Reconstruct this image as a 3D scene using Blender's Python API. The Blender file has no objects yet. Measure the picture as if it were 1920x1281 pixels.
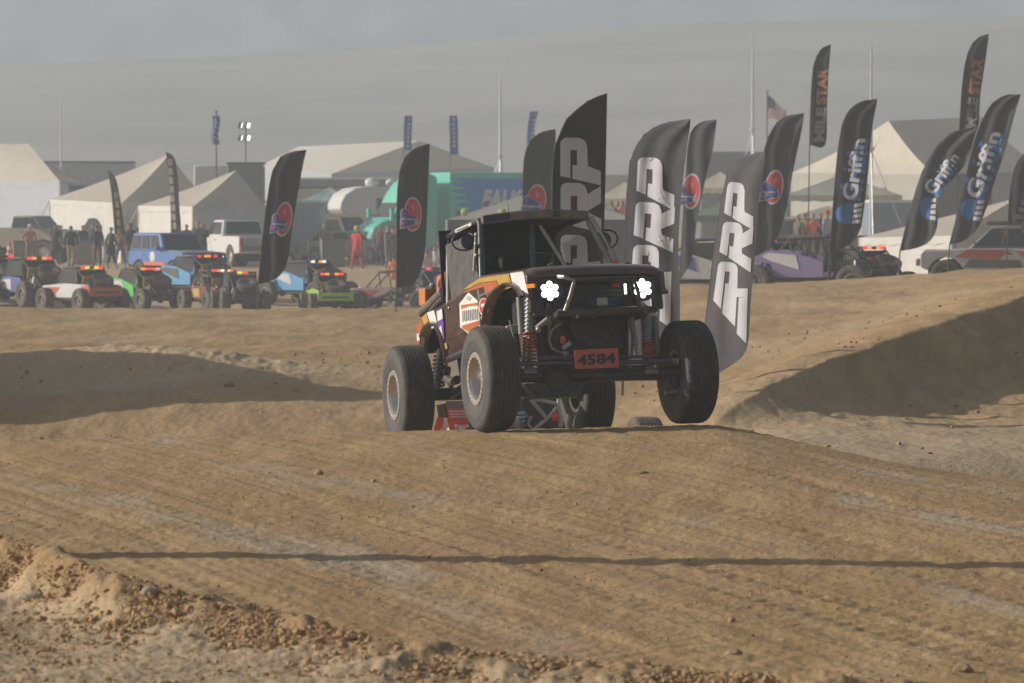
import bpy, bmesh, math, random
import numpy as np
from mathutils import Vector, Matrix

R = math.radians
sc = bpy.context.scene
COL = sc.collection
random.seed(7)

# ------------------------------------------------------------------ camera
F, YH, CZ = 8775.0, 415.0, 1.9
PITCH = math.atan((640.5 - YH) / F)
cam_d = bpy.data.cameras.new('camera')
cam = bpy.data.objects.new('camera', cam_d)
COL.objects.link(cam)
cam.location = (0, 0, CZ)
cam.rotation_euler = (math.pi / 2 - PITCH, 0, 0)
cam_d.sensor_width = 36.0
cam_d.lens = F / 1920 * 36.0
cam_d.clip_start = 0.5
cam_d.clip_end = 6000
cam_d.dof.use_dof = True
cam_d.dof.focus_distance = 45.0
cam_d.dof.aperture_fstop = 7.0
sc.camera = cam

# ------------------------------------------------------------------ sky, sun, exposure
SUN_EL, SUN_AZ = R(22.0), R(-83.0)          # azimuth from +Y towards +X: the sun stands on the left, a little beyond the subject
w = bpy.data.worlds.new('World')
sc.world = w
w.use_nodes = True
nt = w.node_tree
nt.nodes.clear()
sky = nt.nodes.new('ShaderNodeTexSky')
sky.sky_type = 'NISHITA'
sky.sun_disc = False
sky.sun_elevation = SUN_EL
sky.sun_rotation = SUN_AZ
sky.dust_density = 3.0
bg = nt.nodes.new('ShaderNodeBackground')
bg.inputs['Strength'].default_value = 0.06
wo = nt.nodes.new('ShaderNodeOutputWorld')
nt.links.new(sky.outputs[0], bg.inputs[0])
nt.links.new(bg.outputs[0], wo.inputs[0])
sun_d = bpy.data.lights.new('sun', 'SUN')
sun = bpy.data.objects.new('sun', sun_d)
COL.objects.link(sun)
SUNV = Vector((math.sin(SUN_AZ) * math.cos(SUN_EL), math.cos(SUN_AZ) * math.cos(SUN_EL), math.sin(SUN_EL)))
sun.rotation_euler = SUNV.to_track_quat('Z', 'Y').to_euler()
sun.location = SUNV * 300
sun_d.energy = 5.0
sun_d.angle = R(0.5)
sun_d.color = (1.0, 0.955, 0.89)
sc.view_settings.view_transform = 'Standard'
sc.view_settings.look = 'None'
sc.view_settings.exposure = 0.28
sc.view_settings.gamma = 1.0
sc.view_settings.use_curve_mapping = False
sc.cycles.volume_bounces = 2
sc.cycles.max_bounces = 8
sc.cycles.use_denoising = True
HAZE_DENSITY = 0.00145
HAZE_COLOR = (0.645, 0.712, 0.765)

# ------------------------------------------------------------------ camera geometry: a pixel of the photograph at a given distance
_fw = np.array([0, math.cos(PITCH), -math.sin(PITCH)])
_up = np.array([0, math.sin(PITCH), math.cos(PITCH)])


def ray(px, py):
    return _fw + np.array([1.0, 0, 0]) * (px - 960) / F + _up * (640.5 - py) / F


def at(px, py, D):
    d = ray(px, py)
    d = d * D / d[1]
    return Vector((d[0], d[1], d[2] + CZ))


# ------------------------------------------------------------------ materials
_MAT = {}


def M(name, col=(.5, .5, .5), rough=.6, metal=0., var=.12, scale=5., bump=0., bscale=40., coat=0., emis=0., dust=0., spec=.5, sheen=0., alpha=1., trans=0.):
    if name in _MAT:
        return _MAT[name]
    m = bpy.data.materials.new(name)
    m.use_nodes = True
    t = m.node_tree
    N, L = t.nodes, t.links
    p = N['Principled BSDF']
    p.inputs['Roughness'].default_value = rough
    p.inputs['Metallic'].default_value = metal
    p.inputs['Specular IOR Level'].default_value = spec
    p.inputs['Coat Weight'].default_value = coat
    p.inputs['Sheen Weight'].default_value = sheen
    p.inputs['Alpha'].default_value = alpha
    if emis > 0:
        p.inputs['Base Color'].default_value = (*col, 1)
        p.inputs['Emission Color'].default_value = (*col, 1)
        p.inputs['Emission Strength'].default_value = emis
        _MAT[name] = m
        return m
    tc = N.new('ShaderNodeTexCoord')
    nz = N.new('ShaderNodeTexNoise')
    nz.inputs['Scale'].default_value = scale
    nz.inputs['Detail'].default_value = 5
    L.new(tc.outputs['Object'], nz.inputs['Vector'])
    mr = N.new('ShaderNodeMapRange')
    mr.inputs[1].default_value = .3
    mr.inputs[2].default_value = .7
    mr.inputs[3].default_value = 1 - var
    mr.inputs[4].default_value = 1 + var
    L.new(nz.outputs[0], mr.inputs[0])
    mul = N.new('ShaderNodeVectorMath')
    mul.operation = 'SCALE'
    mul.inputs[0].default_value = col
    L.new(mr.outputs[0], mul.inputs['Scale'])
    out = mul.outputs[0]
    if dust > 0:
        nz2 = N.new('ShaderNodeTexNoise')
        nz2.inputs['Scale'].default_value = scale * 1.7
        nz2.inputs['Detail'].default_value = 6
        L.new(tc.outputs['Object'], nz2.inputs['Vector'])
        r2 = N.new('ShaderNodeMapRange')
        r2.inputs[1].default_value = .35
        r2.inputs[2].default_value = .75
        r2.inputs[3].default_value = dust * .35
        r2.inputs[4].default_value = min(1, dust * 1.25)
        L.new(nz2.outputs[0], r2.inputs[0])
        mx = N.new('ShaderNodeMix')
        mx.data_type = 'RGBA'
        L.new(r2.outputs[0], mx.inputs[0])
        L.new(out, mx.inputs[6])
        mx.inputs[7].default_value = (.33, .25, .17, 1)
        out = mx.outputs[2]
        rr = N.new('ShaderNodeMapRange')
        rr.inputs[3].default_value = rough
        rr.inputs[4].default_value = .9
        L.new(r2.outputs[0], rr.inputs[0])
        L.new(rr.outputs[0], p.inputs['Roughness'])
    L.new(out, p.inputs['Base Color'])
    if bump > 0:
        nb = N.new('ShaderNodeTexNoise')
        nb.inputs['Scale'].default_value = bscale
        nb.inputs['Detail'].default_value = 4
        L.new(tc.outputs['Object'], nb.inputs['Vector'])
        b = N.new('ShaderNodeBump')
        b.inputs['Strength'].default_value = bump
        b.inputs['Distance'].default_value = .02
        L.new(nb.outputs[0], b.inputs['Height'])
        L.new(b.outputs[0], p.inputs['Normal'])
    if trans > 0:
        tr = N.new('ShaderNodeBsdfTranslucent')
        L.new(out, tr.inputs[0])
        ms = N.new('ShaderNodeMixShader')
        ms.inputs[0].default_value = trans
        o = [n for n in N if n.type == 'OUTPUT_MATERIAL'][0]
        L.new(p.outputs[0], ms.inputs[1])
        L.new(tr.outputs[0], ms.inputs[2])
        L.new(ms.outputs[0], o.inputs[0])
    _MAT[name] = m
    return m


# ------------------------------------------------------------------ mesh building
class MB:
    def __init__(s):
        s.v, s.f, s.m = [], [], []

    def add(s, V, Fc, m=0):
        o = len(s.v)
        s.v += [Vector(p) for p in V]
        s.f += [[i + o for i in q] for q in Fc]
        s.m += [m] * len(Fc)
        return s

    def box(s, c, d, rot=None, m=0, top=(1, 1)):
        x, y, z = d[0] / 2, d[1] / 2, d[2] / 2
        V = [(-x, -y, -z), (x, -y, -z), (x, y, -z), (-x, y, -z)] + [(a * x * top[0], b * y * top[1], z) for a, b in ((-1, -1), (1, -1), (1, 1), (-1, 1))]
        V = [Vector(p) for p in V]
        if rot is not None:
            V = [rot @ p for p in V]
        return s.add([p + Vector(c) for p in V], [(3, 2, 1, 0), (4, 5, 6, 7), (0, 1, 5, 4), (1, 2, 6, 5), (2, 3, 7, 6), (3, 0, 4, 7)], m)

    def path(s, pts, r, n=8, m=0, closed=False, cap=True):
        pts = [Vector(p) for p in pts]
        k = len(pts)
        rs = r if isinstance(r, (list, tuple)) else [r] * k
        V, Fc = [], []
        ref = None
        for i, p in enumerate(pts):
            if closed:
                t = pts[(i + 1) % k] - pts[i - 1]
            else:
                t = pts[min(i + 1, k - 1)] - pts[max(i - 1, 0)]
            t.normalize()
            if ref is None:
                ref = Vector((0, 0, 1)) if abs(t.z) < .9 else Vector((1, 0, 0))
            a = t.cross(ref)
            if a.length < 1e-6:
                a = t.orthogonal()
            a.normalize()
            b = t.cross(a)
            ref = -b if b.dot(ref) < 0 else b
            b = ref
            a = b.cross(t)
            for j in range(n):
                w_ = 2 * math.pi * j / n
                V.append(p + (a * math.cos(w_) + b * math.sin(w_)) * rs[i])
        for i in range(k if closed else k - 1):
            i2 = (i + 1) % k
            for j in range(n):
                j2 = (j + 1) % n
                Fc.append((i * n + j, i * n + j2, i2 * n + j2, i2 * n + j))
        if cap and not closed:
            Fc.append(tuple(range(n))[::-1])
            Fc.append(tuple((k - 1) * n + j for j in range(n)))
        return s.add(V, Fc, m)

    def bar(s, a, b, r, n=8, m=0, r2=None):
        return s.path([a, b], [r, r if r2 is None else r2], n, m)

    def lathe(s, prof, n=24, mat=None, m=0, cap=True):
        """prof: (radius, height along local Y); the axis is Y"""
        V, Fc = [], []
        k = len(prof)
        for (r, h) in prof:
            for j in range(n):
                a = 2 * math.pi * j / n
                V.append(Vector((r * math.cos(a), h, r * math.sin(a))))
        for i in range(k - 1):
            for j in range(n):
                j2 = (j + 1) % n
                Fc.append((i * n + j, (i + 1) * n + j, (i + 1) * n + j2, i * n + j2))
        if cap:
            if prof[0][0] > 1e-4:
                Fc.append(tuple(range(n)))
            if prof[-1][0] > 1e-4:
                Fc.append(tuple((k - 1) * n + j for j in range(n))[::-1])
        if mat is not None:
            V = [mat @ p for p in V]
        return s.add(V, Fc, m)

    def prism(s, poly, vec, m=0):
        """poly: 3-D points of a flat outline, swept along vec"""
        k = len(poly)
        poly = [Vector(p) for p in poly]
        V = poly + [p + Vector(vec) for p in poly]
        Fc = [tuple(range(k))[::-1], tuple(range(k, 2 * k))] + [(i, (i + 1) % k, k + (i + 1) % k, k + i) for i in range(k)]
        return s.add(V, Fc, m)

    def ball(s, c, r, n=10, m=0, sq=(1, 1, 1)):
        V, Fc = [], []
        h = n // 2
        for i in range(h + 1):
            th = math.pi * i / h
            for j in range(n):
                ph = 2 * math.pi * j / n
                V.append(Vector(c) + Vector((math.sin(th) * math.cos(ph) * r * sq[0], math.sin(th) * math.sin(ph) * r * sq[1], math.cos(th) * r * sq[2])))
        for i in range(h):
            for j in range(n):
                j2 = (j + 1) % n
                Fc.append((i * n + j, (i + 1) * n + j, (i + 1) * n + j2, i * n + j2))
        return s.add(V, Fc, m)

    def grid(s, fn, nu, nv, m=0):
        V = [fn(i / nu, j / nv) for j in range(nv + 1) for i in range(nu + 1)]
        Fc = [(j * (nu + 1) + i, j * (nu + 1) + i + 1, (j + 1) * (nu + 1) + i + 1, (j + 1) * (nu + 1) + i) for j in range(nv) for i in range(nu)]
        return s.add(V, Fc, m)

    def build(s, name, mat, parent=None, xf=None, smooth=40, bevel=0., loc=None, fixn=True):
        me = bpy.data.meshes.new(name)
        V = [xf @ p for p in s.v] if xf is not None else s.v
        if loc is not None:
            V = [p - Vector(loc) for p in V]
        me.from_pydata([tuple(p) for p in V], [], s.f)
        mats = mat if isinstance(mat, (list, tuple)) else [mat]
        for q in mats:
            me.materials.append(q)
        if len(mats) > 1:
            me.polygons.foreach_set('material_index', s.m)
        if fixn:
            bm = bmesh.new()
            bm.from_mesh(me)
            bmesh.ops.remove_doubles(bm, verts=bm.verts, dist=1e-5)
            bmesh.ops.recalc_face_normals(bm, faces=bm.faces)
            bm.to_mesh(me)
            bm.free()
        if smooth:
            me.polygons.foreach_set('use_smooth', [True] * len(me.polygons))
            me.set_sharp_from_angle(angle=R(smooth))
        me.update()
        o = bpy.data.objects.new(name, me)
        COL.objects.link(o)
        if loc is not None and parent is None:
            o.location = loc
        if parent is not None:
            o.parent = parent
        if bevel > 0:
            b = o.modifiers.new('bevel', 'BEVEL')
            b.width = bevel
            b.segments = 2
            b.limit_method = 'ANGLE'
            b.angle_limit = R(35)
        return o


def tag(o, label=None, cat=None, group=None, kind=None):
    for k, v in (('label', label), ('category', cat), ('group', group), ('kind', kind)):
        if v:
            o[k] = v
    return o


def thing(name, label, cat, loc=(0, 0, 0), rz=0., group=None):
    o = bpy.data.objects.new(name, None)
    COL.objects.link(o)
    o.empty_display_size = .2
    o.location = loc
    o.rotation_euler = (0, 0, rz)
    return tag(o, label, cat, group)


def kids(o):
    return [c for c in COL.objects if c.parent == o]


def dup(root, loc, rz=None, label=None, group=None):
    def cp(o, par):
        c = o.copy()
        COL.objects.link(c)
        if par is not None:
            c.parent = par
        for ch in list(o.children):
            cp(ch, c)
        return c
    r = cp(root, None)
    r.location = loc
    if rz is not None:
        r.rotation_euler = (0, 0, rz)
    if label:
        r['label'] = label
    if group:
        r['group'] = group
    return r


_TX = {}


def glyphs(body, bold=0., shear=0.):
    """triangles of a word, its box scaled to 0..1 in both directions (y up)"""
    key = (body, bold, shear)
    if key in _TX:
        return _TX[key]
    cu = bpy.data.curves.new('lettering', 'FONT')
    cu.body = body
    cu.offset = bold
    cu.shear = shear
    cu.resolution_u = 3
    ob = bpy.data.objects.new('lettering', cu)
    me = bpy.data.meshes.new_from_object(ob)
    V = [v.co.copy() for v in me.vertices]
    P = [tuple(p.vertices) for p in me.polygons]
    x0, x1 = min(v.x for v in V), max(v.x for v in V)
    y0, y1 = min(v.y for v in V), max(v.y for v in V)
    V = [((v.x - x0) / (x1 - x0), (v.y - y0) / (y1 - y0)) for v in V]
    bpy.data.objects.remove(ob)
    bpy.data.curves.remove(cu)
    bpy.data.meshes.remove(me)
    _TX[key] = (V, P)
    return V, P


def quad(q, x, y):
    """q = bottom-left, bottom-right, top-right, top-left"""
    a, b, c, d = [Vector(p) for p in q]
    return (a * (1 - x) + b * x) * (1 - y) + (d * (1 - x) + c * x) * y


def lettering(name, body, q, mat, parent, loc=None, bold=0.02, shear=0., xf=None):
    V, P = glyphs(body, bold, shear)
    mb = MB().add([quad(q, x, y) for x, y in V], P)
    return mb.build(name, mat, parent, xf=xf, loc=loc, smooth=0, fixn=False)
# ------------------------------------------------------------------ terrain
_prm = np.random.RandomState(3).permutation(512)
_grd = np.random.RandomState(4).rand(512) * 2 * np.pi
_gx, _gy = np.cos(_grd), np.sin(_grd)


def perlin(x, y, seed=0):
    x = np.asarray(x, float) + seed * 17.31
    y = np.asarray(y, float) + seed * 9.77
    xi = np.floor(x).astype(np.int64)
    yi = np.floor(y).astype(np.int64)
    xf_, yf_ = x - xi, y - yi
    u = xf_ ** 3 * (xf_ * (xf_ * 6 - 15) + 10)
    v = yf_ ** 3 * (yf_ * (yf_ * 6 - 15) + 10)

    def g(ix, iy, dx, dy):
        h = _prm[(_prm[ix & 511] + iy) & 511]
        return _gx[h] * dx + _gy[h] * dy
    a = g(xi, yi, xf_, yf_)
    b = g(xi + 1, yi, xf_ - 1, yf_)
    c = g(xi, yi + 1, xf_, yf_ - 1)
    d = g(xi + 1, yi + 1, xf_ - 1, yf_ - 1)
    return ((a * (1 - u) + b * u) * (1 - v) + (c * (1 - u) + d * u) * v) * 1.5


def sstep(a, b, x):
    t = np.clip((x - a) / (b - a), 0, 1)
    return t * t * (3 - 2 * t)


_TD = [0, 20, 24, 30, 38, 42, 45, 46.3, 47.5, 49, 51, 53, 55, 57.5, 60, 66, 80, 100, 112, 117, 124, 140, 164, 172, 180, 187, 260, 400, 700, 900, 1000, 1100, 1800]
_TZ = [-.45, -.42, -.37, -.26, -.15, -.12, -.118, -.14, -.30, -.72, -1.15, -1.26, -1.08, -.60, -.42, -.33, -.30, -.28, -.25, -.28, -.52, -1.0, -1.25, -.85, -.12, 0, 0, 0, 1, 3, 4, 5, 6]
_EX = [-12, -6, -2.8, -1.85, -.69, .63, 2.4, 6, 12]
_ED = [40, 31, 26.4, 24.7, 23.2, 22.5, 21.9, 21, 20]


def smooth_interp(x, xs, ys, w_):
    return (np.interp(x - w_, xs, ys) + 2 * np.interp(x - w_ / 2, xs, ys) + 2 * np.interp(x, xs, ys) + 2 * np.interp(x + w_ / 2, xs, ys) + np.interp(x + w_, xs, ys)) / 8


def macro(x, D):
    """large shape of the ground (x to the right, D away from the camera) and the masks of its surfaces"""
    x = np.asarray(x, float)
    D = np.asarray(D, float)
    Ds_ = D + 3.2 * sstep(2.0, 3.8, x) * sstep(34, 42, D) * (1 - sstep(49, 56, D))
    z = smooth_interp(Ds_, _TD, _TZ, np.clip(D * .02, .3, 4))
    # the crest of the jump drops to the left and falls away on the right
    near = 1 - sstep(46, 50, D)
    z = z + near * sstep(30, 42, D) * (.022 * np.minimum(x, 1.9)) - near * sstep(32, 44, D) * np.clip(.135 * np.clip(x - 1.95, 0, None) ** 1.1, 0, .42)
    # flat pale run-out on the right behind the crest
    right = sstep(1.8, 3.2, x) * sstep(47.2, 49.4, D) * (1 - sstep(60, 80, D))
    z = z * (1 - right) + (-.57) * right
    z = z + .035 * sstep(2.4, 3.0, x) * sstep(57.0, 57.12, D + .25 * perlin(x * .7, D * .05, 44)) * (1 - sstep(59, 64, D))  # low step added to give a thin dark line
    # plateau right of the middle, higher towards the back
    back = sstep(60, 105, D) * (1 - sstep(114, 135, D))
    z = z + back * np.interp(x, [-3, 0, 4, 7, 11, 20], [0, .05, .60, .66, .93, 1.3])
    # the staging ground on the right lies higher than on the left
    mr_ = sstep(1.5, 5, x) * sstep(114, 126, D) * (1 - sstep(178, 205, D))
    z = z * (1 - mr_) + np.interp(x, [0, 5, 9, 14, 25], [-1.0, -.62, -.42, -.05, .1]) * mr_
    # the ridge on the right, its right face too steep for the low sun
    tx, ty = .313, .95
    rx, ry = x - 2.58, D - 57.0
    t = rx * tx + ry * ty
    d = rx * ty - ry * tx
    d = d + .18 * perlin(t * .35, d * .35, 5)
    zc = np.interp(t, [-3, 0, 6, 12, 18, 26, 40, 60], [-.62, -.34, .10, .42, .72, 1.0, 1.25, .7])
    lf = np.exp(-(np.clip(-d, 0, None) / (1.2 + .10 * np.clip(t, 0, None))) ** 2)
    zl = z * (1 - lf) + np.maximum(zc, z) * lf
    floor = -.60 + .03 * perlin(x * .3, D * .3, 8)
    dr = np.clip(d, 0, None)
    zr = zc - .72 * dr
    k = .22
    zr = np.where(zr > floor, zr, floor)
    zr2 = floor + k * np.logaddexp(0, (zc - .72 * dr - floor) / k)
    on = sstep(-2.5, .5, t) * (1 - sstep(58, 75, t))
    zz = np.where(d > 0, np.where(x > 2.0, np.minimum(zr2, zc), z), zl)
    z = z * (1 - on) + zz * on
    # unseen mound added outside the frame on the left to cast the shadow there
    ld = np.interp(D, [50, 54, 58, 62, 67, 73, 80, 86], [0, .3, 2.3, 5.0, 4.0, 2.5, 1.2, 0])
    z = z + np.clip(ld - .84 * np.abs(x + 13.0), 0, None) * 1.0
    # low rough mounds in front of it
    z = z + .34 * np.exp(-(((x + 5.6 + (D - 70) * .25) / 2.4) ** 2 + ((D - 69) / 3.6) ** 2)) + .18 * np.exp(-(((x + 3.4) / 1.1) ** 2 + ((D - 63.5) / 2) ** 2))
    z = z + .15 * np.exp(-(((x + 9) / 3) ** 2 + ((D - 78) / 4) ** 2))
    # shoulder in front of the track, with the windrow of loose clods between
    De = np.interp(x, _EX, _ED) + .22 * perlin(x * .9, D * .3, 11)
    e = D - De
    s_ = 1 - sstep(-.45, .5, e)
    zs = np.interp(x, [-3, 0, 3], [-.16, -.28, -.34]) + .05 * sstep(0, 6, -e)
    z = z * (1 - s_) + zs * s_
    hb = np.interp(x, [-4, -2.2, -.6, 1, 3], [.40, .25, .11, .07, .05])
    wr = np.exp(-((e + .25) / .62) ** 2)
    z = z + hb * wr
    return z, e, d, t, wr


def ground_z(x, D):
    return float(macro(np.array([x]), np.array([D]))[0][0])


def build_ground():
    ys = np.arange(1345, 816, -1.7)
    Dn = F * 2.2 / (ys - 415)
    Dn = Dn[Dn < 47.0]
    rows = np.concatenate([np.geomspace(5, Dn[0], 46)[:-1], Dn, np.arange(Dn[-1] + .1, 62, .09), np.geomspace(62, 120, 190), np.geomspace(121, 260, 80), np.geomspace(264, 1700, 30)])
    ud = np.linspace(-.122, .122, 640)
    ue = .122 + (np.linspace(0, 1, 34)[1:] ** 2) * .75
    us = np.concatenate([-ue[::-1], ud, ue])
    U, DD = np.meshgrid(us, rows)
    X = U * DD
    z, e, rd, rt, wr = macro(X, DD)
    near = sstep(300, 150, DD) if False else 1 - sstep(150, 300, DD)
    trk = sstep(.2, .9, e) * (1 - sstep(46.5, 50, DD))
    sh = 1 - sstep(-.9, -.1, e)
    # ruts run with the cars, towards the camera and to the right
    c = X + .27 * (DD - 45) - .001 * (DD - 45) ** 2
    rut = .010 * perlin(c * 1.1, DD * .08, 1) + .007 * perlin(c * 4.2, DD * .12, 2) + .0045 * perlin(c * 12, DD * .25, 3) + .002 * perlin(c * 30, DD * .6, 37)
    # tyre tracks: pressed bands with tread marks, running along the ruts
    trn = np.random.RandomState(5)
    rip = 0 * X
    kn = int(np.searchsorted(rows, 50))
    c_, X_, D_ = c[:kn], X[:kn], DD[:kn]
    rp = 0 * X_
    for k in range(26):
        c0 = -9.5 + k * .62 + .35 * trn.rand()
        wd = .10 + .11 * trn.rand()
        cc = c_ - c0 - (.010 + .02 * trn.rand()) * (D_ - 34) * (1 if trn.rand() > .5 else -1) - .10 * perlin(D_ * .12, 0 * X_ + k, 60 + k)
        b_ = np.exp(-(cc / wd) ** 4)
        edge = np.exp(-((np.abs(cc) - wd * 1.05) / .045) ** 2)
        fade = np.clip(.15 + 1.2 * perlin(c_ * .2 + k * 7.1, D_ * .13, 90 + k) + .35 * trn.rand(), 0, 1)
        ph = trn.rand() * 6.28
        tread = np.sin(6.283 * (D_ * (2.6 + .9 * trn.rand()) + np.abs(cc) * 2.0 - X_ * 2.2) + ph + 1.0 * perlin(X_ * 2.5, D_ * 1.5, 70 + k))
        rp = rp + fade * (b_ * (.0085 * tread - .008) + .006 * edge * (.6 + perlin(X_ * 7, D_ * 5, 3)))
    rip[:kn] = rp
    broad = np.clip(perlin(X * .5, DD * .14, 21) * 1.6 + .05, 0, 1)
    rip = rip + broad * .0055 * np.sin(6.283 * (DD * 2.9 - X * 2.6 + 1.2 * perlin(X * 1.4, DD * .7, 4)))
    grit = .005 * perlin(X * 6, DD * 3, 7) + .004 * perlin(X * 15, DD * 9, 9) + .0025 * perlin(X * 33, DD * 18, 10)
    lump = np.clip(perlin(X * 9, DD * 6, 12) - .3, 0, 1) * .035
    z = z + trk * (rut + rip + grit + .45 * lump * np.clip(perlin(c * .8, DD * .2, 13) + .2, 0, 1))
    # the windrow: broken clods
    cl = perlin(X * 2.2, DD * 1.6, 14) * .05 + perlin(X * 6, DD * 4.5, 15) * .026 + perlin(X * 14, DD * 9, 16) * .010 + perlin(X * 34, DD * 16, 36) * .004
    wide = np.exp(-((e + .5) / .95) ** 2)
    z = z + wide * cl * np.interp(X, [-2, 1], [1.1, .85])
    z = z + sh * (.03 * perlin(X * 1.2, DD * .9, 17) + .012 * perlin(X * 5, DD * 4, 18) + .007 * perlin(X * 17, DD * 10, 19) + .003 * perlin(X * 40, DD * 20, 20))
    far = sstep(47, 50, DD) * near
    z = z + far * (.07 * perlin(X * .45, DD * .16, 22) + .03 * perlin(X * 1.3, DD * .5, 23) + .011 * perlin(X * 4, DD * 1.6, 24) + .006 * perlin(X * 11, DD * 4.5, 25))
    rough = np.exp(-(((X + 5.2) / 3.2) ** 2 + ((DD - 67) / 5) ** 2))
    z = z + rough * far * (.07 * np.abs(perlin(X * 2.6, DD * 1.2, 26)) + .04 * np.abs(perlin(X * 6, DD * 2.4, 27)))
    face = np.exp(-((rd - 1.6) / 1.8) ** 2) * sstep(-3, 2, rt) * (1 - sstep(30, 40, rt))
    z = z + far * face * (.028 * perlin(X * 2.0 + DD * .6, DD * .7, 28) + .012 * perlin(X * 6, DD * 1.6, 29))
    z = z + far * .05 * sstep(-.5, -2.5, 0 * X) * 0
    # masks
    grey = trk * np.clip(perlin(c * .9, DD * .12, 31) * 1.5 + .6 * perlin(X * 2.2, DD * .7, 32) - .22, 0, 1)
    grey = np.maximum(grey, sstep(2.3, 3.6, X) * sstep(46.5, 49, DD) * (1 - sstep(53.5, 57, DD)) * .9)
    loose = np.clip(wide + .25 * far * np.clip(perlin(X * .5, DD * .2, 33) + .3, 0, 1), 0, 1)
    pale = np.clip(sh * (1 - .85 * wr) + rough * .7 + .9 * sstep(125, 200, DD) + .30 * far + .35 * far * np.clip(perlin(X * .3, DD * .11, 34) + .15, 0, 1), 0, 1)
    nr, nc = X.shape
    me = bpy.data.meshes.new('ground')
    co = np.stack([X, DD, z], -1).reshape(-1, 3).astype(np.float32)
    idx = np.arange(nr * nc).reshape(nr, nc)
    q = np.stack([idx[:-1, :-1], idx[:-1, 1:], idx[1:, 1:], idx[1:, :-1]], -1).reshape(-1, 4)
    me.vertices.add(len(co))
    me.vertices.foreach_set('co', co.ravel())
    me.loops.add(q.size)
    me.loops.foreach_set('vertex_index', q.ravel().astype(np.int32))
    me.polygons.add(len(q))
    me.polygons.foreach_set('loop_start', np.arange(0, q.size, 4, dtype=np.int32))
    me.polygons.foreach_set('use_smooth', np.ones(len(q), bool))
    me.update(calc_edges=True)
    at_ = me.attributes.new('soil', 'FLOAT_COLOR', 'POINT')
    cc = np.stack([grey, loose, pale, np.ones_like(grey)], -1).reshape(-1, 4).astype(np.float32)
    at_.data.foreach_set('color', cc.ravel())
    o = bpy.data.objects.new('ground', me)
    COL.objects.link(o)
    tag(o, 'bare brown dirt track and desert ground with ruts', None, None, 'structure')
    m = bpy.data.materials.new('dirt')
    m.use_nodes = True
    N, L = m.node_tree.nodes, m.node_tree.links
    p = N['Principled BSDF']
    p.inputs['Roughness'].default_value = .95
    p.inputs['Specular IOR Level'].default_value = .15
    tc = N.new('ShaderNodeTexCoord')
    at2 = N.new('ShaderNodeAttribute')
    at2.attribute_name = 'soil'
    sp = N.new('ShaderNodeSeparateColor')
    L.new(at2.outputs['Color'], sp.inputs[0])

    def noise(scale, det=6, vec=None, dist=0.):
        n = N.new('ShaderNodeTexNoise')
        n.inputs['Scale'].default_value = scale
        n.inputs['Detail'].default_value = det
        n.inputs['Distortion'].default_value = dist
        L.new(vec if vec else tc.outputs['Object'], n.inputs['Vector'])
        return n.outputs[0]

    def mix(f, a, b):
        n = N.new('ShaderNodeMix')
        n.data_type = 'RGBA'
        if hasattr(f, 'links'):
            L.new(f, n.inputs[0])
        else:
            n.inputs[0].default_value = f
        for i, v in ((6, a), (7, b)):
            if hasattr(v, 'links'):
                L.new(v, n.inputs[i])
            else:
                n.inputs[i].default_value = (*v, 1)
        return n.outputs[2]

    def rng(f, a, b, c_=0., d_=1.):
        n = N.new('ShaderNodeMapRange')
        n.interpolation_type = 'SMOOTHSTEP'
        for i, v in enumerate((a, b, c_, d_)):
            n.inputs[i + 1].default_value = v
        L.new(f, n.inputs[0])
        return n.outputs[0]
    mp = N.new('ShaderNodeMapping')
    mp.inputs['Rotation'].default_value = (0, 0, R(16.5))
    mp.inputs['Scale'].default_value = (1, .16, 1)
    L.new(tc.outputs['Object'], mp.inputs['Vector'])
    streak = noise(2.6, 8, mp.outputs[0], .6)
    base = mix(rng(streak, .35, .68), (.365, .232, .100), (.48, .318, .155))
    base = mix(rng(noise(.7, 7), .45, .72), base, (.40, .25, .13))
    base = mix(rng(sp.outputs[1], .1, .9, 0, .8), base, (.375, .24, .118))
    gm = N.new('ShaderNodeMath')
    gm.operation = 'MULTIPLY'
    L.new(sp.outputs[0], gm.inputs[0])
    L.new(rng(noise(5, 8), .3, .6, .45, 1), gm.inputs[1])
    base = mix(rng(gm.outputs[0], .12, .9, 0, .7), base, (.44, .36, .265))
    base = mix(rng(sp.outputs[2], .15, .9, 0, .75), base, (.58, .43, .27))
    sp2 = rng(noise(30, 3), .62, .70)
    base = mix(sp2, base, (.56, .45, .32))
    base = mix(rng(noise(19, 6), .56, .70, 0, .55), base, (.19, .12, .06))
    base = mix(rng(noise(48, 3), .58, .66, 0, .5), base, (.16, .10, .05))
    L.new(base, p.inputs['Base Color'])
    b1 = N.new('ShaderNodeBump')
    b1.inputs['Strength'].default_value = .5
    b1.inputs['Distance'].default_value = .03
    L.new(noise(16, 8), b1.inputs['Height'])
    b2 = N.new('ShaderNodeBump')
    b2.inputs['Strength'].default_value = .6
    b2.inputs['Distance'].default_value = .012
    L.new(noise(70, 6), b2.inputs['Height'])
    L.new(b1.outputs[0], b2.inputs['Normal'])
    L.new(b2.outputs[0], p.inputs['Normal'])
    me.materials.append(m)
    return m


DIRT = build_ground()


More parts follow.
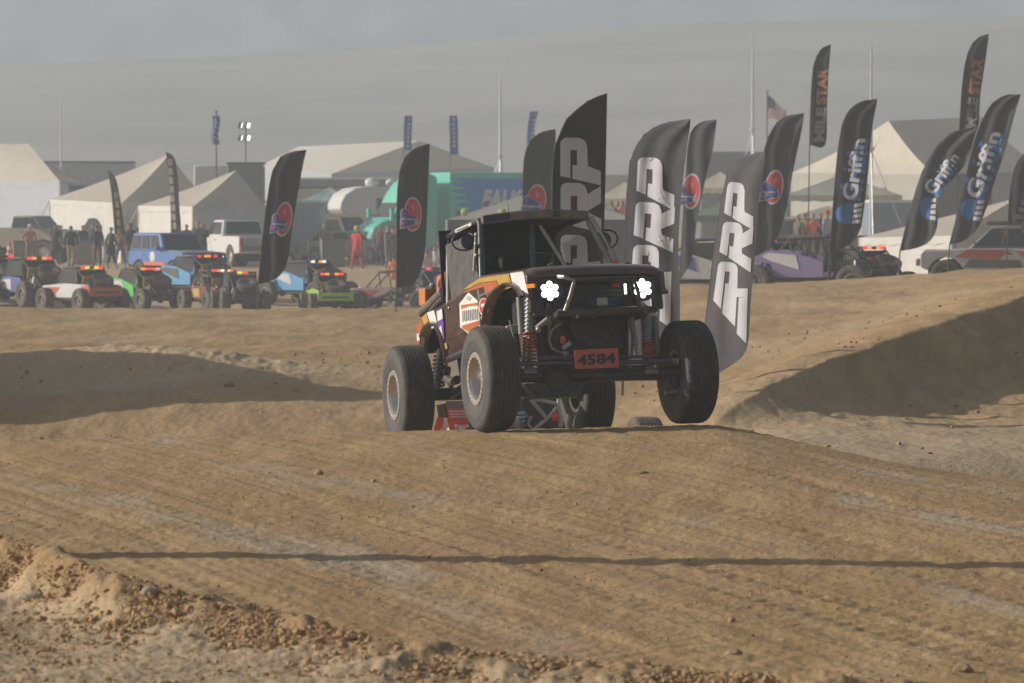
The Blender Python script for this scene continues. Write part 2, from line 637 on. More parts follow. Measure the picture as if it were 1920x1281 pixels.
def hill(name, label, D, prof, depth, seed, col, amp):
    """a long hill: prof = (pixel x, pixel y of its crest) at distance D"""
    xs = np.linspace(-520, 520, 260)
    ts = np.linspace(0, 1, 46)
    X, T = np.meshgrid(xs, ts)
    px = [(a - 960) / F * D for a, b in prof]
    pz = [CZ + (YH - b) / F * D for a, b in prof]
    top = np.interp(X, px, pz)
    Y = D - depth + depth * T
    s_ = T ** 1.15
    rel = perlin(X * .012, Y * .012, seed) * 1.0 + perlin(X * .035, Y * .02, seed + 1) * .6 + perlin(X * .09, Y * .05, seed + 2) * .3 + (1 - np.abs(perlin(X * .02 + Y * .004, Y * .006, seed + 3)) * 2) * .5
    Z = -1 + (top + 1) * s_ + rel * amp * np.sin(np.pi * np.clip(T * .9 + .02, 0, 1))
    mb = MB()
    n = len(xs)
    V = np.stack([X, Y, Z], -1).reshape(-1, 3)
    mb.v = [Vector(p) for p in V]
    mb.f = [(j * n + i, j * n + i + 1, (j + 1) * n + i + 1, (j + 1) * n + i) for j in range(len(ts) - 1) for i in range(n - 1)]
    # a back slope so that the hill is solid
    o0 = len(mb.v)
    for i in range(n):
        mb.v.append(Vector((xs[i], D + depth * .5, -1)))
    k = (len(ts) - 1) * n
    mb.f += [(k + i, k + i + 1, o0 + i + 1, o0 + i) for i in range(n - 1)]
    mb.m = [0] * len(mb.f)
    o = mb.build(name, M(name + '_rock', col, .95, var=.25, scale=.02, spec=.1), smooth=60, fixn=False)
    tag(o, label, None, None, 'structure')
    return o


hill('hill', 'broad hazy grey desert hill rising behind the tents', 1000, [(-4000, 150), (-400, 135), (300, 112), (700, 92), (1000, 66), (1300, 42), (1500, 40), (1920, 32), (3000, 20), (6000, 60)], 520, 40, (.34, .30, .25), .8)
hill('mountain', 'pale mountain range tinted with bluish sky light fading into dust haze', 1450, [(-4000, -60), (-400, -150), (150, -90), (420, -160), (760, -190), (1050, -120), (1300, -170), (1700, -210), (2400, -160), (6000, -80)], 330, 60, (.25, .265, .285), 5)  # bluish sky light is mixed into the rock colour

# the air: dust haze in one closed box around everything
mb = MB().box((0, 800, 62), (1500, 2040, 142))
hz = mb.build('haze', M('haze_air'), smooth=0)
tag(hz, 'pale dust haze hanging over the whole desert', None, None, 'stuff')
hm = hz.data.materials[0]
hm.node_tree.nodes.clear()
pv = hm.node_tree.nodes.new('ShaderNodeVolumePrincipled')
pv.inputs['Color'].default_value = (*HAZE_COLOR, 1)
pv.inputs['Density'].default_value = HAZE_DENSITY
pv.inputs['Anisotropy'].default_value = .2
mo = hm.node_tree.nodes.new('ShaderNodeOutputMaterial')
hm.node_tree.links.new(pv.outputs[0], mo.inputs['Volume'])
hz.visible_shadow = True
# ------------------------------------------------------------------ the racing truck on the jump
_y, _p, _r = R(16.5), R(8.7), R(1.3)
_f = Vector((math.sin(_y) * math.cos(_p), -math.cos(_y) * math.cos(_p), math.sin(_p)))
_l = Vector((math.cos(_y) * math.cos(_r), math.sin(_y) * math.cos(_r), math.sin(_r)))
_l = (_l - _f * _l.dot(_f)).normalized()
_u = _f.cross(_l)
P0 = Vector((.752, 45.28, .41))
CM = Matrix(((_f.x, _l.x, _u.x, P0.x), (_f.y, _l.y, _u.y, P0.y), (_f.z, _l.z, _u.z, P0.z), (0, 0, 0, 1)))
CMI = CM.inverted()


def ch(px, py, X=None, Y=None, Z=None):
    """a pixel of the photograph on a plane of the truck's own frame (X forward, Y to its left, Z up)"""
    o = CMI @ Vector((0, 0, CZ))
    d = CMI.to_3x3() @ Vector(ray(px, py))
    i, v = (0, X) if X is not None else (1, Y) if Y is not None else (2, Z)
    return o + d * ((v - o[i]) / d[i])


def zc(u, v, **k):
    return ch(680 + .3646 * u, 380 + .3646 * v, **k)


MAROON = M('maroon_paint', (.060, .018, .014), .28, var=.2, scale=3, coat=.7, dust=.16)
BLACKP = M('black_metal', (.018, .018, .019), .42, var=.2, dust=.16)
NAVYT = M('cage_paint', (.035, .04, .055), .32, metal=.2, dust=.15)
DARKI = M('dark_interior', (.012, .012, .012), .8)
STEEL = M('bare_steel', (.36, .34, .31), .38, metal=.8, dust=.3)
GREYM = M('grey_metal', (.30, .29, .27), .5, metal=.3, dust=.35)
RUBBER = M('tyre_rubber', (.022, .021, .020), .85, var=.3, scale=7, dust=.16, bump=.3, bscale=30)
SIDEW = M('tyre_sidewall', (.058, .060, .062), .8, var=.25, scale=5, dust=.14)
RUBBERD = M('tyre_rubber_clean', (.02, .02, .021), .7, var=.2, dust=.22)
BEAD = M('beadlock_ring', (.50, .45, .38), .45, metal=.4, dust=.35)
RIMM = M('polished_rim', (.55, .53, .50), .25, metal=.9, dust=.25)
SPRINGR = M('red_spring', (.42, .07, .03), .4, dust=.15)
YEL = M('yellow_vinyl', (.50, .31, .05), .45, dust=.1)
ORA = M('orange_vinyl', (.46, .115, .03), .45, dust=.1)
WHI = M('white_vinyl', (.78, .76, .70), .5, dust=.08)
BLKV = M('black_vinyl', (.012, .012, .012), .6)
REDV = M('red_vinyl', (.55, .05, .04), .5)
PURP = M('purple_vinyl', (.14, .06, .30), .5)
PLATE = M('orange_number_plate', (.52, .12, .05), .55, var=.08)


def tyre_mesh(mb, Rr, w_, rr, n=56, m=0, xf=None):
    P = [(rr - .01, -.40 * w_), (rr + .02, -.46 * w_), (rr + .06, -.505 * w_), (Rr * .72, -.525 * w_), (Rr * .74, -.535 * w_), (Rr * .76, -.522 * w_), (Rr * .86, -.515 * w_), (Rr * .93, -.485 * w_), (Rr * .97, -.44 * w_), (Rr * .985, -.40 * w_)]
    T = []
    for g in (-.31, -.19, -.065, .065, .19, .31):
        r0 = Rr - .10 * Rr * abs(g) ** 3
        T += [(r0, (g - .028) * w_), (r0 - .009 * Rr / .5, (g - .014) * w_), (r0 - .009 * Rr / .5, (g + .014) * w_), (r0, (g + .028) * w_)]
    Q = [(r, -h) for r, h in P[::-1]]
    mb.lathe(P[:-2], n, xf, 0, cap=False)
    mb.lathe(P[-3:] + T + Q[:3], n, xf, 1, cap=False)
    mb.lathe(Q[2:], n, xf, 0, cap=False)
    return mb


def wheel(parent, xf, Rr=.508, w_=.32, rr=.235, hi=True, rub=None, ring=None, dish=None):
    """xf: wheel frame, +Y is the outer side"""
    n = 64 if hi else 22
    t = tyre_mesh(MB(), Rr, w_, rr, n).build('tyre', [SIDEW, rub or RUBBER], None, xf=None, smooth=45)
    t.parent = parent
    t.matrix_local = xf
    b = MB()
    o = .46 * w_
    b.lathe([(rr * 1.10, o - .02), (rr * 1.10, o), (rr * 1.06, o + .012), (rr * .90, o + .012), (rr * .86, o), (rr * .86, o - .02)], n, None, 0, cap=False)
    if hi:
        for k in range(24):
            a = 2 * math.pi * k / 24
            b.ball((math.cos(a) * rr * .98, o + .014, math.sin(a) * rr * .98), .009, 6)
    r_ = b.build('rim', ring or BEAD, t, smooth=45)
    b = MB()
    b.lathe([(rr * .87, o), (rr * .80, o - .02), (rr * .76, w_ * .12), (rr * .70, w_ * .04), (rr * .62, w_ * .02), (rr * .36, w_ * .06), (rr * .30, w_ * .12), (rr * .22, w_ * .14), (0, w_ * .15)], n, None, 0, cap=False)
    b.lathe([(rr * .86, o - .01), (rr * .88, 0), (rr * .95, -w_ * .42), (rr * .80, -w_ * .40), (rr * .76, 0)], n, None, 0, cap=False)
    if hi:
        for k in range(6):
            a = 2 * math.pi * k / 6
            b.lathe([(.012, w_ * .05), (.012, w_ * .12), (0, w_ * .12)], 8, Matrix.Translation((math.cos(a) * rr * .45, 0, math.sin(a) * rr * .45)), cap=False)
    b.build('wheel_centre', dish or RIMM, t, smooth=45)
    return t


def coil(p0, p1, r, wire, turns, n=6):
    p0, p1 = Vector(p0), Vector(p1)
    d = (p1 - p0)
    a = d.orthogonal().normalized()
    b_ = d.normalized().cross(a)
    k = int(turns * 10)
    return [p0 + d * (i / k) + (a * math.cos(i * .6283) + b_ * math.sin(i * .6283)) * r for i in range(k + 1)]


hp = CM @ Vector((-1.475, .04, 0))
HROOT = Vector((hp.x, hp.y, ground_z(hp.x, hp.y)))
hero = thing('racing_truck', 'dark maroon off-road racing truck with lit headlights coming over the dirt jump, number 4584', 'racing truck', HROOT)
HX = Matrix.Translation(-HROOT) @ CM


def hb(name, mb, mat, par=None, smooth=40, bevel=0., fixn=True):
    return mb.build(name, mat, par or hero, xf=HX, smooth=smooth, bevel=bevel, fixn=fixn)


YR, YL = -.66, .74
outline = [(-3.70, .70), (-3.67, .97), (-3.48, 1.05), (-3.17, 1.075), (-2.5, 1.085), (-1.9, 1.10), (-1.5, 1.14), (-1.28, 1.17), (-.9, 1.13), (-.34, 1.065), (0, 1.04), (.2, 1.0), (.28, .95), (.29, .73), (.13, .76), (.02, .84), (-.16, .90), (-.36, .925), (-.62, .915), (-.85, .88), (-1.02, .80), (-1.13, .68), (-1.22, .51), (-2.66, .52), (-2.70, .60), (-2.78, .74), (-2.92, .85), (-3.1, .90), (-3.28, .895), (-3.44, .83), (-3.55, .72), (-3.6, .66)]
mb = MB()
for s, yy in ((-1, YR), (1, YL)):
    mb.prism([(x, yy, z) for x, z in outline], (0, -s * .05, 0))
mb.box((-3.68, .04, .84), (.04, 1.38, .30))
mb.box((-3.15, .04, 1.04), (1.0, 1.3, .03))
body = hb('body', mb, MAROON, bevel=.012)
# hood
HXs, HZs = [-1.30, -.9, -.34, 0, .12, .20, .255, .28, .285], [1.175, 1.135, 1.075, 1.045, 1.032, 1.012, .985, .95, .915]


def hoodf(u, v):
    i = v * (len(HXs) - 1)
    k = min(int(i), len(HXs) - 2)
    a = i - k
    X = HXs[k] * (1 - a) + HXs[k + 1] * a
    Z = HZs[k] * (1 - a) + HZs[k + 1] * a
    t = u * 2 - 1
    Y = .04 + .695 * math.copysign(min(1, abs(t) * 1.0), t)
    edge = max(0, (abs(t) - .82) / .18)
    return Vector((X - .05 * edge ** 2 * (1 if v > .5 else 0), Y, Z + .035 * (1 - t * t) * (1 - .5 * v) - .035 * edge ** 2 + .012))


mb = MB().grid(hoodf, 26, 24)
for yy in (-.33, .45):
    mb.ball((.02, yy, 1.085), .035, 10, sq=(1, 1, .35))
hd = hb('hood', mb, MAROON, smooth=60)
m_ = hd.modifiers.new('thick', 'SOLIDIFY')
m_.thickness = .015
# pressed line and door on the flank
mb = MB().prism([(x, YR - .006, z) for x, z in [(-2.50, .57), (-1.33, .56), (-1.30, .78), (-1.42, 1.09), (-1.9, 1.075), (-2.50, 1.06)]], (0, .02, 0))
door = hb('door', mb, MAROON, bevel=.006)
mb = MB().bar((-2.62, YR - .004, .70), (-1.25, YR - .004, .70), .006, 6)
hb('body_crease', mb, MAROON)
hb('latch', MB().ball((-2.42, YR - .012, 1.0), .018, 8), STEEL, door)
# wheel arch lips
for nm, pts in (('arch_lip', [(.15, .75), (.02, .84), (-.16, .905), (-.36, .93), (-.62, .92), (-.85, .885), (-1.03, .80), (-1.15, .67)]), ('arch_lip', [(-2.64, .50), (-2.69, .60), (-2.77, .745), (-2.92, .86), (-3.1, .91), (-3.29, .90), (-3.46, .83)])):
    for s, yy in ((-1, YR), (1, YL)):
        w_ = .055 if nm else .03
        mb = MB()
        for i in range(len(pts) - 1):
            pass
        k = len(pts)
        V = []
        for x, z in pts:
            cx, cz = (-.5, .4) if pts[0][0] > -1 else (-3.05, .45)
            dx, dz = x - cx, z - cz
            q = math.hypot(dx, dz)
            dx, dz = dx / q, dz / q
            V += [(x, yy, z), (x + dx * .03, yy + s * w_, z + dz * .03 - .01), (x + dx * .05, yy + s * w_, z + dz * .05 - .008), (x + dx * .055, yy, z + dz * .055)]
        Fc = [(i * 4 + a, i * 4 + (a + 1) % 4, i * 4 + 4 + (a + 1) % 4, i * 4 + 4 + a) for i in range(k - 1) for a in range(4)]
        mb.add(V, Fc)
        hb(nm, mb, MAROON, smooth=50)
# inner arches and fascia
mb = MB()
mb.box((-.45, .04, .90), (1.3, 1.22, .03)).box((-1.2, .04, .85), (.03, 1.25, .65)).box((-.10, .04, .74), (.05, 1.10, .36)).box((-.42, -.50, .72), (.7, .02, .34)).box((-.42, .58, .72), (.7, .02, .34))
mb.box((-3.0, .04, .93), (1.1, 1.25, .02))
mb.box((-1.9, .04, .92), (2.3, .9, .03))
hb('inner_fender', mb, DARKI)
mb = MB()
mb.box((.20, .04, .905), (.05, 1.28, .05))
mb.box((.22, -.56, .78), (.05, .13, .36)).box((.22, .665, .78), (.05, .10, .36))
mb.box((.19, .04, .60), (.05, 1.25, .06)).box((.13, .04, .75), (.02, .8, .32))
for k in range(7):
    mb.box((.15, .04, .64 + k * .036), (.012, .72, .008))
hb('grille_panel', mb, BLACKP, bevel=.006)
LED = M('led_white', (.95, .97, 1.0), emis=3.5)
for yy in (-.43, .51):
    q = Matrix.Translation((.25, yy, .80)) @ Matrix.Rotation(R(-90), 4, 'Z')
    h_ = hb('headlight', MB().lathe([(.02, -.10), (.10, -.06), (.125, 0), (.128, .03), (.114, .032), (.108, .01), (0, .0)], 28, q, cap=False), BLACKP)
    b = MB()
    for (a, rad) in [(0, 0)] + [(k * 60 + 30, .066) for k in range(6)] + [(k * 60, .096) for k in range(0)]:
        b.lathe([(0, .030), (.022, .029), (.0295, .020), (.0305, .014)], 12, q @ Matrix.Translation((rad * math.cos(R(a)), 0, rad * math.sin(R(a)))), cap=False)
    hb('reflector', MB().lathe([(.100, .014), (.05, .013), (0, .013)], 20, q, cap=False), M('reflector_dark', (.02, .02, .022), .3), h_)
    hb('lens', b, LED, h_)
    rr_ = hb('light_ring', MB().lathe([(.098, .012), (.104, .02), (.098, .024)], 24, q, cap=False), M('fan_black', (.03, .03, .028), .5, dust=.2), h_)
hb('marker_light', MB().prism([zc(a, b, Y=YR - .012) for a, b in [(840, 420), (882, 417), (884, 437), (846, 441)]], (0, .02, 0)), M('amber_lens', (.8, .25, .02), .3))
hb('running_light', MB().box((.25, .34, .80), (.02, .02, .10)), M('running_led', (1, .95, .85), emis=2))
hb('marker_light', MB().box((.17, .26, .85), (.02, .09, .035)), M('red_lens', (.35, .03, .02), .3))
# stripes and stickers on the flank
SY = YR - .009


def deco(name, pts, mat, y=SY, par=None):
    return hb(name, MB().prism([zc(a, b, Y=y) for a, b in pts], (0, .003, 0)), mat, par, smooth=0)


deco('yellow_stripe', [(520, 446), (545, 424), (600, 389), (680, 376), (752, 367), (760, 402), (762, 438), (707, 450), (690, 401), (600, 413), (548, 440)], YEL)
deco('orange_stripe', [(503, 470), (548, 443), (600, 416), (687, 404), (705, 454), (652, 502), (632, 474), (622, 434), (560, 452)], ORA)
deco('white_stripe', [(757, 364), (822, 354), (830, 372), (836, 410), (852, 470), (810, 444), (768, 438), (766, 400)], WHI)
deco('white_stripe', [(330, 566), (366, 553), (376, 590), (384, 640), (354, 648)], WHI)
deco('yellow_stripe', [(303, 592), (327, 568), (344, 640), (320, 652)], YEL)
deco('orange_stripe', [(277, 636), (300, 598), (318, 650), (296, 684), (284, 690)], ORA)
deco('red_sticker', [(276, 662), (291, 658), (294, 724), (281, 730)], REDV)
deco('red_sticker', [(278, 676), (291, 672), (293, 708), (280, 712)], WHI, SY - .004)
SD = YR - .016
hx = deco('hexagon_sticker', [(543, 462), (592, 506), (604, 634), (546, 676), (501, 640), (497, 520)], WHI, SD)
deco('sticker_band', [(503, 528), (590, 514), (592, 530), (548, 532), (506, 548)], M('orange_print', (.55, .17, .03), .5), SD - .004, hx)
deco('sticker_band', [(508, 634), (599, 606), (600, 630), (546, 668), (514, 648)], M('orange_print2', (.52, .13, .05), .5), SD - .004, hx)
for k in range(9):
    a0 = 512 + k * 9.4
    t_ = 556 - k * 1.4
    deco('sticker_print', [(a0, t_ + (k % 3) * 3), (a0 + 4.5, t_), (a0 + 5.5, t_ + 56), (a0 + 1, t_ + 58 - (k % 2) * 6)], M('grey_print', (.16, .14, .13), .6), SD - .004, hx)
deco('sticker_print', [(530, 492), (546, 478), (560, 492), (546, 506)], M('grey_print2', (.42, .40, .37), .6), SD - .004, hx)
rs = deco('round_sticker', [(622 + 25 * math.cos(R(a)), 537 + 47 * math.sin(R(a))) for a in range(0, 360, 20)], WHI, SD)
deco('sticker_disc', [(622 + 22 * math.cos(R(a)), 535 + 41 * math.sin(R(a))) for a in range(0, 360, 20)], REDV, SD - .004, rs)
deco('sticker_letter', [(608, 522), (638, 516), (638, 528), (628, 531), (629, 562), (618, 565), (617, 534), (608, 536)], WHI, SD - .008, rs)
deco('sticker_tag', [(607, 586), (633, 580), (634, 608), (609, 616)], WHI, SD)
deco('name_sticker', [(600, 474), (661, 452), (662, 462), (602, 484)], M('grey_print'), SD - .002)
ps = deco('tall_sticker', [(377, 556), (408, 540), (414, 600), (419, 700), (406, 718), (396, 690), (386, 620)], PURP, SD)
deco('tall_sticker_print', [(379, 560), (407, 546), (411, 596), (385, 612)], WHI, SD - .004, ps)
deco('tall_sticker_print', [(390, 646), (404, 630), (412, 698), (402, 708)], WHI, SD - .004, ps)
deco('small_sticker', [(402, 738), (426, 722), (432, 752), (410, 770)], WHI, SD)
deco('small_sticker', [(420, 728), (430, 722), (436, 748), (428, 756)], YEL, SD - .004)
# cage
CG = .026
At = {-1: Vector((-1.63, -.53, 1.77)), 1: Vector((-1.63, .60, 1.79))}
Ab = {-1: Vector((-1.36, -.62, 1.17)), 1: Vector((-1.36, .76, 1.22))}
Bt = {-1: Vector((-2.80, -.53, 1.78)), 1: Vector((-2.80, .60, 1.80))}
Bb = {-1: Vector((-2.56, -.64, 1.05)), 1: Vector((-2.56, .72, 1.05))}
for s in (-1, 1):
    hb('cage_post', MB().path([Ab[s] + Vector((.02, 0, -.06)), Ab[s], At[s] + Vector((.03, 0, -.04)), At[s]], .034 if s < 0 else .03, 10), NAVYT if s < 0 else GREYM)
    hb('cage_post', MB().path([Bb[s], Bt[s] + Vector((0, 0, -.05)), Bt[s]], CG, 10), GREYM if s < 0 else NAVYT)
    hb('roof_rail', MB().path([At[s], (At[s] + Bt[s]) / 2 + Vector((0, 0, .02)), Bt[s]], .032, 10), NAVYT)
    hb('cage_brace', MB().bar(Bt[s], (-3.45, s * .5 + .04, 1.06), CG, 8), BLACKP)
    hb('cage_padding', MB().bar(Bt[s] * .9 + Vector((-3.45, s * .5 + .04, 1.06)) * .1, Bt[s] * .35 + Vector((-3.45, s * .5 + .04, 1.06)) * .65, .046, 8), DARKI)
hb('cage_post', MB().bar(ch(893, 436, Y=-.62), ch(889, 508, Y=-.64), .016, 8), STEEL)
for s_, q_ in ((1, ch(893, 441, Y=-.63)), (1, ch(892.5, 458, Y=-.63)), (1, ch(893, 479, Y=-.635))):
    hb('net_clip', MB().ball(q_, .022, 8), STEEL)
hb('roof_crossbar', MB().path([At[-1], (At[-1] + At[1]) / 2 + Vector((.05, 0, .03)), At[1]], .032, 10), NAVYT)
hb('roof_crossbar', MB().bar(Bt[-1], Bt[1], .03, 10), NAVYT)
hb('roof', MB().grid(lambda u, v: (At[-1] * (1 - u) + At[1] * u) * (1 - v) + (Bt[-1] * (1 - u) + Bt[1] * u) * v + Vector((0, 0, .035 + .02 * math.sin(u * 3.14))), 8, 4), BLACKP).modifiers.new('thick', 'SOLIDIFY').thickness = .012


def visorf(u, v):
    p = At[-1] * (1 - u) + At[1] * u
    return p + Vector((.05 + .06 * math.sin(u * 3.1416) + .02 * v, 0, .05 + .028 * math.sin(u * 3.1416) - .095 * v))


vz = hb('visor', MB().grid(visorf, 14, 3), M('visor_brown', (.14, .115, .09), .5, dust=.5))
vz.modifiers.new('thick', 'SOLIDIFY').thickness = .012
for u0, u1 in ((.02, .26), (.66, .72)):
    hb('visor_patch', MB().grid(lambda u, v: visorf(u0 + (u1 - u0) * u, .12 + .76 * v) + Vector((.006, 0, .002)), 5, 2), M('visor_print', (.05, .035, .032), .5), vz)
rl = hb('roof_sticker', MB().prism([ch(a, b, Y=-.575) for a, b in [(853, 431), (883, 417.5), (883.5, 423), (854, 437)]], (0, .003, 0)), WHI, smooth=0)
hb('sticker_print', MB().prism([ch(a, b, Y=-.579) for a, b in [(856, 432), (877, 423), (877.2, 425), (856.4, 434)]], (0, .002, 0)), BLKV, rl, smooth=0)
hb('windshield_brace', MB().bar(ch(997, 424, X=-1.60), ch(999.5, 503, X=-1.34), .024, 10), NAVYT)
hb('windshield_brace', MB().bar(ch(1013, 424, X=-1.60), ch(1062, 502, X=-1.34), .022, 10), STEEL)
hb('windshield_brace', MB().bar(At[1] + Vector((.07, .03, -.01)), Ab[1] + Vector((.07, .04, .02)), .017, 10), STEEL)
hb('cowl_strap', MB().bar(ch(1150, 489, X=-1.29), ch(1155, 496, X=-1.28), .034, 10), M('orange_strap', (.75, .14, .04), .5))
hb('antenna', MB().bar((-2.0, -.1, 1.83), (-2.03, -.1, 2.02), .006, 6, 0, .003), BLACKP)
# cab
mb = MB().box((-2.0, .04, .62), (1.5, 1.3, .04)).box((-1.42, .04, .98), (.10, 1.32, .36)).box((-1.5, .04, 1.16), (.18, 1.28, .07)).box((-2.80, -.16, 1.24), (.03, .94, 1.22)).box((-2.7, .5, .9), (.03, .4, .5)).box((-2.79, .45, 1.72), (.03, .36, .24))  # back panels and top strip put in to darken the cab
hb('cab_floor_dark_panels', mb, DARKI)
for yy in (-.26, .36):
    b = MB().box((-2.35, yy, .80), (.5, .46, .14)).box((-2.58, yy, 1.10), (.14, .46, .62), Matrix.Rotation(R(-10), 3, 'Y'), top=(1, .8)).box((-2.66, yy, 1.47), (.12, .26, .2)).box((-2.56, yy - .2, 1.45), (.2, .04, .2)).box((-2.56, yy + .2, 1.45), (.2, .04, .2))
    hb('seat', b, M('seat_black', (.018, .018, .02), .75), bevel=.03)
b = MB().path([(-1.75 + .03 * math.sin(a), .36 + .17 * math.cos(a), 1.16 + .17 * math.sin(a)) for a in [k * .393 for k in range(16)]], .017, 8, closed=True).bar((-1.75, .2, 1.16), (-1.75, .52, 1.16), .012).bar((-1.75, .36, 1.16), (-1.52, .36, 1.1), .02)
hb('steering_wheel', b, DARKI)
for s in (-1, 1):
    q = [(-2.53, 1.08), (-2.74, 1.70), (-1.72, 1.69), (-1.50, 1.40), (-1.48, 1.14)]
    yy = -.615 if s < 0 else .70
    NET = M('window_net', (.11, .105, .10), .8, var=.35, scale=9, alpha=.86 if s < 0 else .5) if s < 0 else M('window_net_thin', (.05, .05, .05), .8, alpha=.3)
    b = MB().grid(lambda u, v: Vector((((-2.53 - .20 * v) * (1 - u) + (-1.47 - .24 * v) * u), yy + (.03 * v - .012 * math.sin(u * 9)) * -s, 1.08 + .60 * v + .06 * u * (1 - v))), 14, 6)
    hb('window_net', b, NET)
for s, (cx, cy), pl in ((-1, (872, 452), -1.62), (1, (1139, 449), -1.55)):
    c = ch(cx, cy, X=pl)
    pts = [c + Vector((0, .135 * math.cos(a) * (1 if s < 0 else .8), .095 * math.sin(a) + .01 * math.cos(a))) for a in [k * .3927 for k in range(16)]]
    mr_ = hb('mirror', MB().path(pts, .010, 8, closed=True), BLACKP)
    hb('mirror_glass', MB().ball(c + Vector((-.01, .03 if s < 0 else -.03, -.005)), .085, 14, sq=(.16, .85, .95)), M('mirror_back', (.03, .03, .035), .25), mr_)
    hb('mirror_arm', MB().bar(c + Vector((0, -s * .13, 0)), Vector((-1.55, s * .57 + .04, 1.5)), .010, 6), BLACKP, mr_)
# nose guard, winch
mb = MB().path([ch(1047, 518, X=.36), ch(1058, 519, X=.44), ch(1077, 526, X=.46), ch(1069, 556, X=.46), ch(1059, 584, X=.44)], .020, 10)
hb('nose_guard', mb, STEEL)
hb('nose_guard', MB().path([ch(1077, 525, X=.46), ch(1130, 522.5, X=.46), ch(1188, 521, X=.46), ch(1197, 550, X=.46), ch(1198, 582, X=.45)], .020, 10), BLACKP)
hb('bumper_tube', MB().path([ch(1040, 596, X=.2), ch(1048, 588, X=.42), ch(1120, 585, X=.45), ch(1200, 581, X=.42), ch(1209, 588, X=.2)], .040, 12), BLACKP)
b = MB().bar(ch(1105, 569, X=.26), ch(1158, 567, X=.26), .042, 12)
wn = hb('winch', b, M('blue_rope', (.03, .045, .11), .7))
hb('winch_box', MB().box(ch(1129, 566, X=.33), (.06, .095, .075)), M('pale_box', (.42, .40, .35), .5), wn, bevel=.008)
hb('bumper_bolt', MB().ball(ch(1082, 594, X=.45), .02, 8), STEEL)
# engine bay, hoses
mb = MB().box((-.42, .0, .40), (.5, .92, .58), top=(1, 1.1)).box((-.12, .02, .44), (.08, .74, .36)).box((-.75, .05, .34), (.5, .6, .3)).bar((-.15, -.40, .60), (-.15, .55, .60), .04)
hb('engine', mb, M('engine_dark', (.018, .015, .013), .6, var=.4, dust=.2), bevel=.02)
q = Matrix.Translation(ch(1097, 614, X=-.05)) @ Matrix.Rotation(R(-90), 4, 'Z')
hb('fan', MB().lathe([(.15, 0), (.155, .02), (.13, .022), (.125, .005), (.07, .012), (.05, .03), (0, .032)], 24, q, cap=False), M('fan_black', (.03, .03, .028), .5, dust=.2))
for pts, r_, mm in (([(1052, 605), (1036, 618), (1029, 636), (1034, 652), (1046, 660), (1066, 662)], .012, M('pale_hose', (.33, .31, .27), .6)), ([(1066, 600), (1050, 612), (1042, 640)], .012, BLACKP), ([(1150, 610), (1135, 640), (1105, 646)], .012, M('fan_black')), ([(1178, 600), (1186, 630), (1184, 672)], .012, M('fan_black')), ([(1193, 650), (1182, 664), (1178, 684), (1184, 690)], .010, M('pale_hose')), ([(1012, 618), (1016, 640), (1022, 672)], .010, BLACKP)):
    hb('hose', MB().path([ch(a, b, X=.12) for a, b in pts], r_, 8), mm)
hb('red_reservoir', MB().ball(ch(1055, 637, X=.10), .045, 8, sq=(1, .7, 1)), M('orange_strap'))
hb('clamp', MB().box(ch(1062, 648, X=.13), (.03, .10, .04), Matrix.Rotation(R(35), 3, 'X')), M('pale_box'))
hb('spring_perch', MB().box(ch(966, 617, X=-.28), (.10, .20, .085), Matrix.Rotation(R(8), 3, 'X')), M('pale_arm', (.42, .39, .33), .55), bevel=.01)
hb('brake_line', MB().path([ch(955, 600, X=-.2), ch(962, 628, X=-.2), ch(966, 640, X=-.2)], .008, 6), M('pale_hose'))
# front coil-over shocks
for s, top, bot in ((-1, ch(995, 556, X=.02), ch(992, 690, X=.05)), (1, ch(1212, 592, X=.02), ch(1219, 690, X=.05))):
    d = bot - top
    mb = MB().bar(top, top + d * .52, .050, 14)
    for k in range(8):
        c0 = top + d * (.06 + k * .055)
        mb.bar(c0, c0 + d * .022, .062, 14)
    sh = hb('shock', mb, M('shock_grey', (.22, .23, .23), .35, metal=.6, dust=.2))
    hb('shock_shaft', MB().bar(top + d * .5, bot, .022, 10), STEEL, sh)
    hb('coil_spring', MB().path(coil(top + d * .48, top + d * .95, .062, .011, 9), .011, 6), SPRINGR, sh)
    hb('shock_mount', MB().ball(bot, .05, 8).box(bot + Vector((0, 0, -.04)), (.08, .13, .04)), GREYM, sh)
    hb('reservoir', MB().bar(top + Vector((-.05, -s * -.10 - .0, .0)), top + Vector((-.05, s * .10, -.36)), .032, 12), GREYM, sh)
    hb('bump_stop', MB().bar(top + Vector((.04, -s * .17, -.02)), top + Vector((.06, -s * .15, -.30)), .028, 12).bar(top + Vector((.06, -s * .15, -.30)), top + Vector((.06, -s * .14, -.40)), .012, 8), GREYM, sh)
hb('steel_arm', MB().bar(ch(1006, 616, X=.1), ch(1040, 588, X=.2), .028, 10), GREYM)
hb('knuckle_bolts', MB().ball(ch(1010, 618, X=.12), .032, 8).ball(ch(985, 668, X=.1), .03, 8).ball(ch(1060, 664, X=.2), .025, 8), STEEL)
